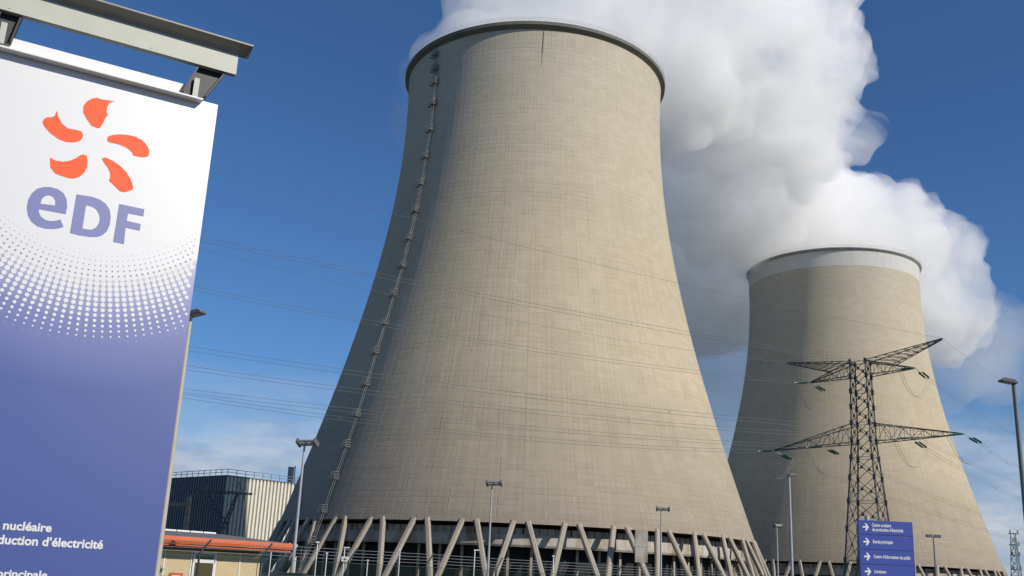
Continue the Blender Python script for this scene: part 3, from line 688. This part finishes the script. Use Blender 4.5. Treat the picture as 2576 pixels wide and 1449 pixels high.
def lamp_flood(name, pos, rz, h, label, L=1.2):
    root = empty(name, (pos.x, pos.y, 0), rz); tag(root, label, 'street lamp', 'street lamps of the power station')
    b = MB(); pole(b, h, 0.10, 0.055); b.build('pole', MAT['pole_g'], root)
    c = Vector((L*0.14, 0, h+0.17)); b = MB(); tl = radians(30); Zv = Vector((0, sin(tl), cos(tl))); Yv = Vector((0, cos(tl), -sin(tl)))
    sec = []
    for i in range(12):
        a = 2*pi*i/12; sec.append((0.20*cos(a)*(1.15), 0.12*sin(a)))
    b.prism([c+Yv*y+Zv*z-Vector((L/2, 0, 0)) for y, z in sec], Vector((L, 0, 0))); hd = b.build('lamp_head', MAT['head_l'], root, bevel=0.01)
    for s in (-1, 1):
        b = MB(); b.box(c+Vector((s*L*0.46, 0, 0)), 0.11, 0.49, 0.27, Vector((1, 0, 0)), Yv, Zv); b.build('end_cap', MAT['head'], hd, bevel=0.02)
        b = MB(); b.box(c+Vector((s*L*0.22, 0, 0))-Yv*0.06-Zv*0.125, L*0.3, 0.2, 0.03, Vector((1, 0, 0)), Yv, Zv); b.build('lens', MAT['lens'], hd)
    b = MB(); b.bar((0, 0, h-0.05), (0, 0, h+0.10), 0.03, 8); b.build('spigot', MAT['head'], root)
    return root
def lamp_tee(name, pos, rz, h, label):
    root = empty(name, (pos.x, pos.y, 0), rz); tag(root, label, 'street lamp', 'street lamps of the power station')
    b = MB(); pole(b, h, 0.12, 0.07); b.build('pole', MAT['pole_d'], root)
    b = MB(); b.bar((-0.8, 0, h+0.02), (0.8, 0, h+0.02), 0.04, 8); b.build('crossbar', MAT['head'], root)
    for s in (-1, 1):
        b = MB(); b.box((s*0.45, 0, h+0.14), 0.68, 0.3, 0.24); b.box((s*0.45, 0, h+0.28), 0.72, 0.34, 0.04); hd = b.build('lamp_head', MAT['head'], root, bevel=0.02)
    return root
pz = lambda x, y, z: at_z(x, y, z)
lamp_single('street_lamp', pz(479.5, 796, 8), radians(-20), 8, MAT['pole'], 'beige street lamp close beside the right edge of the totem sign', 0.085, 0.055, 0.46)
lamp_single('street_lamp', pz(2550, 966, 8), radians(178), 8, MAT['pole_d'], 'dark lamp post at the far right against blue sky', 0.085, 0.06, 0.48)
lamp_single('street_lamp', pz(1985, 1198, 8), radians(10), 8, MAT['pole_g'], 'tall slim lamp post standing just left of the lattice pylon', 0.1, 0.06, 0.5)
fl_ = [(766, 1122, 'flood lamp post with a wide twin head at the left foot of the nearer tower', -22), (1237.5, 1222, 'flood lamp post in front of the middle of the nearer tower', -18),
       (1663, 1285, 'flood lamp post before the right-hand legs of the nearer tower', -5), (1954, 1327, 'small distant flood lamp post between the two towers', 20)]
for x, y, lab, rz in fl_: lamp_flood('street_lamp', pz(x, y, 8), radians(rz), 8, lab, 1.15 if x != 1954 else 0.9)
lamp_tee('street_lamp', pz(2348, 1352, 8), 0, 8, 'T-shaped twin head lamp post right of the blue direction sign')

# ------------------------------------------------------------------ lattice pylon
YP = 150.0; R6 = lambda px, py: (1864.9+px*.4444, 805+py*.4444)
PA = at(*R6(685, 500), YP); PB = Vector((PA.x, PA.y, 0))
a_dir = Vector((0.79, -0.61, 0)).normalized(); l_dir = Vector((0, 0, 1)).cross(a_dir)     # along the arms / along the line
pyl = empty('electricity_pylon', PB); tag(pyl, 'dark lattice electricity pylon with two pairs of arms in front of the farther tower', 'pylon')
def ap(px, py, off=0.0):      # point in the arm plane, pylon coordinates
    return at_plane(*R6(px, py), PB+l_dir*off, l_dir)-PB
z_top = ap(680, 240).z; z_tb = ap(680, 318).z; z_lu = ap(690, 590).z; z_ll = ap(695, 695).z
print('pylon z', z_top, z_tb, z_lu, z_ll, PB)
W_ = lambda z: 2.3+(z_top-z)/(z_top-z_ll)*0.45 if z > z_ll else 2.75+(z_ll-z)*0.155
def corner(i, z):
    h = W_(z)/2; sx_, sy_ = ((-1, -1), (1, -1), (1, 1), (-1, 1))[i % 4]; return a_dir*h*sx_+l_dir*h*sy_+Vector((0, 0, z))
b = MB()
for i in range(4):
    b.bar(corner(i, 0), corner(i, z_ll), 0.13); b.bar(corner(i, z_ll), corner(i, z_top), 0.11)
b.build('corner_leg', MAT['lattice'], pyl)
b = MB(); zz = [z_top]
while zz[-1] > 0.5: zz.append(max(0, zz[-1]-W_(zz[-1])*0.95))
for k, (za, zb) in enumerate(zip(zz[:-1], zz[1:])):
    zm = (za+zb)/2
    for i in range(4):
        p, q, r_, s_ = corner(i, za), corner(i+1, za), corner(i+1, zb), corner(i, zb)
        b.bar(p, r_, 0.055); b.bar(q, s_, 0.055)
        if k % 2 == 0: b.bar(p, q, 0.05)
        m1 = (p+q+r_+s_)/4
        if W_(zm) > 3.4:
            b.bar((p+s_)/2, (p+m1)/2, 0.035); b.bar((q+r_)/2, (q+m1)/2, 0.035); b.bar((p+s_)/2, (s_+m1)/2, 0.035); b.bar((q+r_)/2, (r_+m1)/2, 0.035)
for k, za in enumerate(zz[:-1]):          # gusset plates at the joints
    zm = (za+zz[k+1])/2
    for i in range(4):
        b.box(corner(i, za), 0.34, 0.34, 0.75, a_dir, l_dir)
        m1 = (corner(i, za)+corner(i+1, za)+corner(i+1, zz[k+1])+corner(i, zz[k+1]))/4; b.box(m1, 0.26, 0.26, 0.42, a_dir, l_dir)
b.build('bracing', MAT['lattice'], pyl)
def arm(tip, zu, zl, nseg, name='cross_arm', rr=0.075):
    sgn = 1 if tip.dot(a_dir) > 0 else -1; b = MB(); ch = []
    for (z, e) in ((zu, 0.02), (zl, 0.0)):
        for s in (-1, 1):
            root_ = a_dir*sgn*W_(z)/2+l_dir*s*W_(z)/2+Vector((0, 0, z)); end = tip+l_dir*s*0.12+Vector((0, 0, e*3)); ch.append((root_, end)); b.bar(root_, end, rr)
    for k in range(nseg):
        f0, f1 = k/nseg, (k+1)/nseg; P = [c[0].lerp(c[1], f0) for c in ch]; Q = [c[0].lerp(c[1], f1) for c in ch]
        th_ = 0.04
        b.bar(P[2], P[3], th_); b.bar(P[0], P[1], th_); b.bar(P[0], P[2], th_); b.bar(P[1], P[3], th_)
        if k % 2: b.bar(P[0], Q[2], th_); b.bar(P[1], Q[3], th_); b.bar(P[2], Q[3], th_); b.bar(P[0], Q[1], th_)
        else: b.bar(P[2], Q[0], th_); b.bar(P[3], Q[1], th_); b.bar(P[3], Q[2], th_); b.bar(P[1], Q[0], th_)
    b.build(name, MAT['lattice'], pyl)
tips = dict(hl=ap(262, 243), hr=ap(1138, 104), ul=ap(392, 355), ur=ap(985, 273), ll=ap(187, 740), lr=ap(1262, 646))
arm(tips['ul'], z_top, z_tb, 6); arm(tips['ur'], z_top, z_tb, 6)
arm(tips['ll'], z_lu, z_ll, 9); arm(tips['lr'], z_lu, z_ll, 9)
def horn(tip, sgn, jx, jy):
    b = MB(); j = ap(jx, jy); ch = []
    a0 = [a_dir*sgn*W_(z_top)/2*0.9+l_dir*s*W_(z_top)/2+Vector((0, 0, z_top+0.1)) for s in (-1, 1)]
    a1 = [j+l_dir*s*0.55 for s in (-1, 1)]
    for s in (0, 1):
        e = tip+l_dir*(s-.5)*0.16; b.bar(a0[s], e, 0.07); b.bar(a1[s], e-Vector((0, 0, .15)), 0.07); ch.append((a0[s], e)); ch.append((a1[s], e))
    n = 8
    for k in range(n):
        P = [c[0].lerp(c[1], k/n) for c in ch]; Q = [c[0].lerp(c[1], (k+1)/n) for c in ch]
        b.bar(P[0], P[1], .035); b.bar(P[2], P[3], .035); b.bar(P[0], Q[1], .035); b.bar(P[2], Q[3], .035); b.bar(P[1], Q[3], .035); b.bar(P[0], P[2], .035)
    b.build('earth_wire_peak', MAT['lattice'], pyl)
horn(tips['hl'], -1, 512, 297); horn(tips['hr'], 1, 868, 252)
# attachment points, left and right insulator ends and the conductors
att = {'ur': (tips['ur'], (900, 265), (1062, 335)), 'ul': (tips['ul'], (290, 352), (478, 408)),
       'lr': (tips['lr'], (1185, 652), (1362, 702)), 'lri': (ap(960, 668), (835, 672), (1048, 728)),
       'lli': (ap(460, 716), (332, 716), (555, 765)), 'll': (tips['ll'], (82, 738), (292, 798))}
LEFT_PT = {'ur': [(500, 600), (948, 692)], 'ul': [(484, 723), (905, 806)], 'lr': [(477, 876), (862, 934)], 'lri': [(468, 924), (848, 977)], 'lli': [(463, 982), (828, 1026)], 'll': [(463, 995), (820, 1048)]}
RIGHT_PT = {'ur': (2558, 1094), 'ul': (2558, 1215), 'lr': (2558, 1172), 'lri': (2576, 1258), 'lli': (2576, 1334), 'll': (2576, 1363)}
def insulator(p, q):
    b = MB(); d = (q-p); L = d.length; d.normalize(); x = d.cross(Vector((0, 0, 1))).normalized()
    for s in (-0.28, 0.28):
        n = int(L*0.62/0.17)
        for k in range(n):
            c = p+d*(L*0.22+k*0.17)+x*s; b.bar(c, c+d*0.10, 0.14, 8, 0.07)
        b.bar(p+d*L*0.2+x*s, p+d*L*0.86+x*s, 0.04)
    b.build('insulator_string', MAT['glass_ins'], pyl)
    b = MB(); b.bar(p, p+d*L*.20, 0.055); b.bar(p+d*L*.86, q, 0.055)
    for f in (.18, .86): b.bar(p+d*L*f-x*.32, p+d*L*f+x*.32, 0.055)
    b.build('yoke_fitting', MAT['galv'], pyl)
Ldir = Vector((-105, -45, 0)).normalized(); Rdir = Vector((16, 47, 0)).normalized()
def bundle(a, bpt, c, sep, lab, base):
    """parabola in 3D from a through bpt to c; twin conductors"""
    b = MB(); L1 = (bpt-a).length; L2 = (c-bpt).length; tm = L1/(L1+L2); pts = []
    for k in range(41):
        t = k/40
        l0 = (t-tm)*(t-1)/(tm); l1 = t*(t-1)/(tm*(tm-1)); l2 = t*(t-tm)/(1-tm)
        pts.append(a*l0+bpt*l1+c*l2)
    for s in sep: b.tube([p+s for p in pts], 0.021 if len(sep) > 1 else 0.019, 4)
    if len(sep) > 1:
        for k in range(5, 41, 12): b.bar(pts[k]+sep[0], pts[k]+sep[1], 0.035)
    o = b.build('power_line', MAT['wire'], None, origin=a); tag(o, lab, 'power line', 'overhead power lines'); return o
names = {'ur': 'from the upper arm\'s right tip', 'ul': 'from the upper arm\'s left tip', 'lr': 'from the lower arm\'s right tip', 'lri': 'from halfway along the lower right arm', 'lli': 'from halfway along the lower left arm', 'll': 'from the lower arm\'s left tip'}
def sight(x, y, p, n): return at_plane(x, y, p, n)
nl = Ldir.cross(Vector((0, 0, 1)))
for k, (tp, lp, rp) in att.items():
    tw = tp+PB
    le = tw + Ldir*3.1 + Vector((0, 0, -0.35)); re = at(*R6(*rp), tw.y+3.2)
    insulator(tw-PB, le-PB)
    mid = tw.lerp(re, 0.25); insulator(mid-PB, re-PB)
    bb = MB(); bb.bar(tw-PB, mid-PB, 0.055); bb.build('link_rod', MAT['galv'], pyl)
    jb = MB()
    for s in (-0.2, 0.2):
        pts = []
        for i in range(17):
            t = i/16; p = le.lerp(re, t)-PB; p.z -= 3.4*4*t*(1-t)*(1+0.1*s); p += a_dir*s; pts.append(p)
        jb.tube(pts, 0.028, 4)
    jb.build('jumper_cable', MAT['wire'], pyl)
    (x0, y0), (x1, y1) = LEFT_PT[k]
    pA = at_plane(x0, y0, tw, nl); pB_ = at_plane(x1, y1, tw, nl)
    sep = (Vector((0, 0, 0.22))+a_dir*0.05, Vector((0, 0, -0.22))-a_dir*0.05)
    bundle(le, pB_, pA+(pA-pB_)*0.3, sep, 'twin power cable running left '+names[k], 0)
    xr, yr = RIGHT_PT[k]; pC = at(xr, yr, 215); mid = re.lerp(pC, 0.5)-Vector((0, 0, 0.5))
    far = pC+(pC-mid)*1.0+Vector((0, 0, 0.6))
    bundle(re, mid, far, sep, 'twin power cable running off to the right '+names[k], 0)
for k, lpts, rpt, nm in (('hr', [(760, 470), (1610, 690)], (2558, 983), 'right'), ('hl', [(520, 625), (1000, 745)], None, 'left')):
    tw = tips[k]+PB; pA = at_plane(*lpts[0], tw, nl); pB_ = at_plane(*lpts[1], tw, nl)
    bundle(tw, pB_, pA+(pA-pB_)*0.55, (Vector((0, 0, 0)),), 'single thin earth wire running left from the %s peak of the pylon' % nm, 0)
    if rpt:
        pC = at(*rpt, 215); bundle(tw, tw.lerp(pC, .5)-Vector((0, 0, .4)), pC+(pC-tw)*.4+Vector((0, 0, 1)), (Vector((0, 0, 0)),), 'single thin earth wire running right from the right peak of the pylon', 0)

# ------------------------------------------------------------------ distant lattice mast
b = MB(); mb = at(2549, 1342, 420); base = Vector((mb.x, mb.y, 0)); H_ = mb.z
mast = empty('radio_mast', base); tag(mast, 'thin distant lattice mast at the far right behind the farther tower', 'mast')
def mc(i, z): r_ = 1.0+(H_-z)*0.075; t = 2*pi*i/3+.3; return Vector((r_*cos(t), r_*sin(t), z))
for i in range(3): b.bar(mc(i, 0), mc(i, H_), 0.16)
z = 0
while z < H_-2:
    z2 = min(H_, z+3)
    for i in range(3): b.bar(mc(i, z), mc(i+1, z2), 0.09); b.bar(mc(i+1, z), mc(i, z2), 0.09); b.bar(mc(i, z), mc(i+1, z), 0.09)
    z = z2
b.build('lattice', MAT['lattice2'], mast)
for z in (H_, H_-4.5, H_-8.5, H_-14, H_-20):
    b = MB(); b.box((0, 0, z), 3.6, 1.6, 0.35)
    for s in (-1.5, 1.5): b.box((s, -.6, z+0.5), .5, .3, 1.6)
    b.build('antenna_platform', MAT['lattice2'], mast)

# ------------------------------------------------------------------ turbine hall, left background
YB = 441.0
cn = at(573, 1192, YB); HB = cn.z; c0 = Vector((cn.x, cn.y, 0)); ur_ = Vector((0.66, 0.75, 0)).normalized(); ul_ = Vector((-ur_.y, ur_.x, 0))
hall = empty('turbine_hall', c0); tag(hall, 'large ribbed white metal hall behind the totem sign, half in shadow', 'building')
def corr(b, d, L, z0, z1, n_out, pitch, dep):
    n = int(L/pitch)
    for k in range(n):
        a = k*pitch
        pr = [(a, 0), (a+pitch*.52, 0), (a+pitch*.6, -dep), (a+pitch*.92, -dep), (a+pitch, 0)]
        for p, q in zip(pr[:-1], pr[1:]):
            A0 = d*p[0]+n_out*p[1]; A1 = d*q[0]+n_out*q[1]
            b.quad(A0+Vector((0, 0, z0)), A1+Vector((0, 0, z0)), A1+Vector((0, 0, z1)), A0+Vector((0, 0, z1)))
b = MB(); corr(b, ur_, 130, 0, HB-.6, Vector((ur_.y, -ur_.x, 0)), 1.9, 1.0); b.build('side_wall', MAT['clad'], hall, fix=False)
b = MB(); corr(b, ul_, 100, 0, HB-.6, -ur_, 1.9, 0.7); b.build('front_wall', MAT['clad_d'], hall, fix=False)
n_r = Vector((ur_.y, -ur_.x, 0)); n_l = -ur_
b = MB(); b.prism([Vector((0, 0, HB-.8))+n_r*.3+n_l*.3, ur_*130+Vector((0, 0, HB-.8))+n_r*.3, ur_*130+ul_*100+Vector((0, 0, HB-.8)), ul_*100+Vector((0, 0, HB-.8))+n_l*.3], Vector((0, 0, 0.35)))
b.build('roof', MAT['roofg'], hall)
b = MB()
for d, L in ((ur_, 130), (ul_, 100)):
    for k in range(int(L/4.5)): b.bar(d*k*4.5+Vector((0, 0, HB-.3)), d*k*4.5+Vector((0, 0, HB+2.0)), 0.16)
    for z in (HB+0.8, HB+2.0): b.bar(Vector((0, 0, z)), d*L+Vector((0, 0, z)), 0.16)
b.build('roof_railing', MAT['lattice2'], hall)
ch = at(733, 1176, 600); b = MB(); b.bar((ch.x, ch.y, 0), (ch.x, ch.y, ch.z), 1.7, 16); b.bar((ch.x+2.3, ch.y, 0), (ch.x+2.3, ch.y, ch.z+1), 0.3, 8)
b.bar((ch.x, ch.y, ch.z-0.5), (ch.x, ch.y, ch.z+0.2), 1.85, 16)
tag(b.build('vent_stack', MAT['conc'], None, origin=(ch.x, ch.y, 0)), 'short grey vent stack rising behind the roof of the ribbed hall', 'chimney')

# small dark pylon and gantry in front of the hall
def R3(px, py): return (px/3, 966+py/3)
yq = 330
pb = at(*R3(1680, 900), yq); pb.z = 0
cat = empty('small_pylon', pb); tag(cat, 'dark wide-headed lattice pylon standing in front of the shaded hall wall', 'pylon')
def q3(px, py): return at(*R3(px, py), yq)-pb
def truss(b, p, q, w0, w1, n, r=0.12):
    p, q = Vector(p), Vector(q); d = (q-p).normalized(); x = Vector((0, 1, 0)); y = d.cross(x).normalized(); cor = []
    for s in ((-1, -1), (1, -1), (1, 1), (-1, 1)):
        cor.append((p+(x*s[0]+y*s[1])*w0/2, q+(x*s[0]+y*s[1])*w1/2)); b.bar(*cor[-1], r)
    for k in range(n):
        for i in range(4):
            a = cor[i]; c = cor[(i+1) % 4]; b.bar(a[0].lerp(a[1], k/n), c[0].lerp(c[1], (k+1)/n), r*.6); b.bar(c[0].lerp(c[1], k/n), a[0].lerp(a[1], (k+1)/n), r*.6)
b = MB(); truss(b, q3(1700, 1060), q3(1575, 830), 1.0, 0.7, 7); truss(b, q3(1700, 1060), q3(1790, 830), 1.0, .7, 7); b.build('fork', MAT['lattice'], cat)
b = MB(); wz = q3(1700, 1060); truss(b, Vector((wz.x, 0, 0)), wz, 4.2, 1.4, 6, 0.14); b.build('mast_body', MAT['lattice'], cat)
b = MB(); truss(b, q3(1460, 815), q3(1905, 830), 0.5, 0.5, 14); b.bar(q3(1560, 795), q3(1905, 828), .14); b.bar(q3(1560, 795), q3(1460, 812), .14); b.build('cross_arm', MAT['lattice'], cat)
b = MB()
for px, py in ((1570, 735), (1805, 740)): b.bar(q3(px, py), q3(px-20, 815), .12); b.bar(q3(px, py), q3(px+25, 815), .12)
b.build('earth_wire_peak', MAT['lattice'], cat)
b = MB()
for px in (1600, 1690, 1840):
    b.bar(q3(px, 830), q3(px+4, 875), 0.28, 8)
b.build('insulator_string', MAT['glass_ins'], cat)
g0 = at(*R3(1430, 900), 300); g0.z = 0
gan = empty('switchyard_gantry', g0); tag(gan, 'dark steel gantry frame left of the wide-headed pylon', 'gantry')
def q4(px, py): return at(*R3(px, py), 300)-g0
b = MB(); t1 = q4(1432, 850); truss(b, Vector((t1.x, 0, 0)), t1, 1.2, 0.8, 8); t2 = q4(1230, 850); truss(b, Vector((t2.x, 0, 0)), t2, 1.2, .8, 8); b.build('post', MAT['lattice'], gan)
b = MB(); truss(b, q4(1230, 905), q4(1432, 908), .7, .7, 8); b.bar(t1, q4(1500, 815), .12); b.build('beam', MAT['lattice'], gan)

# ------------------------------------------------------------------ gatehouse with orange fascia
def R5(px, py): return (402.5+px*.15625, 1274.6+py*.1563)
fl0 = at(*R5(105, 510), 59.0); ZE = fl0.z; base = Vector((fl0.x, fl0.y, 0)); ud = Vector((0.66, 0.75, 0)).normalized(); nd = Vector((ud.y, -ud.x, 0)); bk = -nd
def sx_of(px, py, off=0.0):     # run along the facade at image position
    p = at_plane(*R5(px, py), base+nd*off, nd); return (p-base).dot(ud), p.z
eR = sx_of(2130, 640)[0]; eL = -4.0; zf0 = sx_of(1200, 620)[1]
hut = empty('gatehouse', base); tag(hut, 'low beige gatehouse with an orange roof edge beside the totem sign', 'building')
def hp(s, z, off=0): return ud*s+nd*off+Vector((0, 0, z))
zf = sx_of(105, 500)[1]; fh = 0.30
print('hut', ZE, eR, zf)
b = MB(); b.prism([hp(eL, zf+.12, 0), hp(eL, zf+.13, .10), hp(eL, zf-.1, .16), hp(eL, zf-fh+.06, .12), hp(eL, zf-fh+.06, 0)], ud*(eR-eL)); b.build('fascia', MAT['orange'], hut)
b = MB(); b.bar(hp(eL, zf-fh-0.06, -.02), hp(eR-.1, zf-fh-0.06, -.02), 0.045, 8); b.build('gutter', MAT['orange'], hut)
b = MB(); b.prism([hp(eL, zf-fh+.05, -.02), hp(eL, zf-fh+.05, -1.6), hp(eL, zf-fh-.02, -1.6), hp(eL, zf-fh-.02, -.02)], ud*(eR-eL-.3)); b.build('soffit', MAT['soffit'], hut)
rs, rz = sx_of(1030, 448, -5.0); re_ = eR
b = MB(); zr = zf+.115
ridge = rz
b.v = [hp(eL, zr, 0.0), hp(re_, zr, 0.0), hp(re_, zr, -10), hp(eL, zr, -10), hp(eL, ridge, -5), hp(rs, ridge, -5)]
b.f = [(0, 1, 5, 4), (1, 2, 5), (2, 3, 4, 5), (0, 4, 3), (0, 3, 2, 1)]
b.build('roof', MAT['roofg'], hut)
b = MB()
for k in range(18):
    s = eL+k*0.95
    if s+0.9 < rs: b.box(hp(s+.45, ridge+.04, -5), .88, .22, .09, ud, nd)
b.build('ridge_cap', MAT['white'], hut)
wo = -1.2
wR = sx_of(1640, 900, wo)[0]; zw = sx_of(900, 735, wo)[1]; zw0 = sx_of(900, 640, wo)[1]
xs = [sx_of(p, 900, wo)[0] for p in (60, 495, 890, 1280, 1630)]
b = MB(); b.box(hp((eL+wR)/2, zw/2, wo-3.5), wR-eL, 7.0, zw, ud, nd); b.build('wall', MAT['beige'], hut)
b = MB(); b.box(hp((eL+wR)/2, (zw+zf-fh-.03)/2, wo-3.5), wR-eL-.04, 6.9, zf-fh-.03-zw, ud, nd); b.build('wall_top_shade', MAT['soffit'], hut)  # wall top under the eaves, its shade painted as a dark khaki band
b = MB()
for s in xs: b.box(hp(s, zw/2, wo+.02), 0.09, .05, zw, ud, nd)
b.box(hp((eL+wR)/2, zw+0.005, wo+.02), wR-eL, .05, .05, ud, nd)
b.build('joint_cover', MAT['white'], hut)
x0, x1 = sx_of(515, 900, wo)[0], sx_of(880, 900, wo)[0]; wc = (x0+x1)/2; ww_ = x1-x0
door = MB(); zt_ = zw-.02
zs_ = [sx_of(700, p, wo)[1] for p in (765, 850, 905)]
door.box(hp(wc, (zt_+zs_[0])/2, wo+.06), ww_, .08, zt_-zs_[0], ud, nd)
door.box(hp(wc, (zs_[1]+zs_[2])/2, wo+.06), ww_, .08, zs_[1]-zs_[2], ud, nd)
for s in (-1, 1): door.box(hp(wc+s*(ww_/2-.07), zs_[0]/2, wo+.06), .14, .08, zs_[0]-.003, ud, nd)
door.box(hp(wc, 0.1, wo+.06), ww_-.29, .08, .2, ud, nd)
do = door.build('door_frame', MAT['white'], hut)
b = MB(); b.box(hp(wc, (zs_[0]+zs_[1])/2, wo+.05), ww_-.28, .03, zs_[0]-zs_[1], ud, nd); b.box(hp(wc, (zs_[2]+.2)/2, wo+.05), ww_-.28, .03, zs_[2]-.2, ud, nd); b.build('pane', MAT['pane'], do)
b = MB()
for px, py, l in ((1700, 700, 2), (1740, 700, 1), (1790, 720, 0), (2120, 690, 3)):
    s = sx_of(px, py)[0]
    if l == 0: b.bar(hp(s, zf-fh, -.9), hp(s, 0, -.9), .03, 8)
    else: b.bar(hp(s, zf-fh-.05, -.1), hp(s-.15, zf-fh-.6, -1.0), .035)
b.build('eaves_bracket', MAT['white'], hut)
b = MB(); sn, zn = sx_of(255, 1085, wo+.02); sw = sx_of(365, 1085, wo+.02)[0]-sx_of(145, 1085, wo+.02)[0]
b.box(hp(sn, zn-.28, wo+.05), sw, .02, .7, ud, nd); nb = b.build('notice_board', MAT['orange'], hut)
b = MB(); b.box(hp(sn, zn-.32, wo+.062), sw*.6, .01, .5, ud, nd); b.build('notice_paper', MAT['white'], nb)

# ------------------------------------------------------------------ security fence
fd = Vector((0.78, 0.62, 0)).normalized(); f0 = at(658.7, 1398, 39.5); f0.z = 0; fn = Vector((fd.y, -fd.x, 0))
fen = empty('security_fence', f0); tag(fen, 'green chain-link security fence topped with barbed wire along the bottom edge', 'fence')
ZFp = 2.12; post = None; NPO = 16
for k in range(-4, NPO):
    s = 3.73*k + (1.3 if k < 0 else 0)
    if post is None:
        b = MB(); b.bar((0, 0, 0), (0, 0, ZFp), 0.04, 8); b.bar((0, 0, ZFp), tuple(fd*.42-fn*0.1+Vector((0, 0, ZFp+.50))), 0.035, 8)
        post = b.build('fence_post', MAT['fpost'], fen); post.location = fd*s
    else:
        p = post.copy(); C.objects.link(p); p.location = fd*s
b = MB()
for k in range(4):
    f = (k+.6)/4; pts = [fd*(3.73*i+.42*f)-fn*.1*f+Vector((0, 0, ZFp+.5*f-(0.02 if i % 2 else 0))) for i in range(-4, NPO)]
    b.tube(pts, 0.008, 4)
b.build('barbed_wire', MAT['galv'], fen)
b = MB(); b.bar(fd*-15+Vector((0, 0, 2.05)), fd*56+Vector((0, 0, 2.05)), 0.012); b.bar(fd*-15+Vector((0, 0, 1.3)), fd*56+Vector((0, 0, 1.3)), 0.01)
s = -14.9; hh = 1.75
while s < 55:
    for sg in (1, -1):
        x0_ = s if sg > 0 else s+hh; b.bar(fd*x0_+Vector((0, 0, 0.3)), fd*(x0_+sg*hh)+Vector((0, 0, 0.3+hh)), 0.0035, 3, cap=False)
    s += 0.09
b.build('wire_mesh', MAT['fence'], fen, fix=False)

# ------------------------------------------------------------------ small poles and boxes between fence and tower
def post_thing(name, px, py, dist, lab, kind='hook', cat='post', scale=(670.8, .3333, 966, .3333)):
    X, Y = scale[0]+px*scale[1], scale[2]+py*scale[3]; p = at(X, Y, dist); root = empty(name, (p.x, p.y, 0)); tag(root, lab, cat, 'white posts inside the fence'); h = p.z
    b = MB(); b.bar((0, 0, 0), (0, 0, h), .03*dist/60, 8); b.build('pole', MAT['white'], root)
    b = MB()
    if kind == 'hook': b.box((.16, 0, h+.02), .5, .14, .09)
    elif kind == 'cap': b.box((0, 0, h+.05), .22, .22, .12)
    else: b.box((0, 0, h), .12, .12, .05)
    b.build('lamp_head' if kind == 'hook' else 'cap', MAT['white'], root); return root, h
r_, h_ = post_thing('camera_post', 590, 1236, 90, 'white post carrying a small white box with a dark window', 'hook')
b = MB(); b.box((.12, -.08, h_-.95), .66, .12, .40); bx_ = b.build('sign_box', MAT['white'], r_, bevel=.03); b = MB(); b.box((.12, -.145, h_-.95), .22, .01, .15); b.build('window', MAT['ink'], bx_)
for px, py, d_, lab, kd in ((455, 1280, 110, 'short white post behind the fence left of the small white sign box', 'cap'), (763, 1335, 110, 'short white post behind the fence right of the small white sign box', 'cap'), (1572, 1255, 95, 'slim white lamp post just left of the middle flood lamp', 'hook'),
                          (1007, 1252, 105, 'thin white post before the third raking leg', 'cap'), (2165, 1303, 100, 'thin white post right of the middle flood lamp', 'cap'), (385, 1200, 80, 'thin white pole beside the foot of the caged ladder', 'cap'), (35, 1262, 70, 'thin white post under the right end of the orange roof', 'cap')):
    post_thing('marker_post', px, py, d_, lab, kd)
p = at(735, 1444, 46); b = MB(); b.box((0, 0, p.z/2), 1.1, .7, p.z); b.box((0, 0, p.z+.03), 1.2, .8, .06)
eb = b.build('equipment_box', mat('dark_grey_cabinet', (.05, .055, .06), .5, var=.1), None, bevel=.02); eb.location = (p.x, p.y, 0); tag(eb, 'dark grey cabinet at the foot of the left flood lamp', 'cabinet')
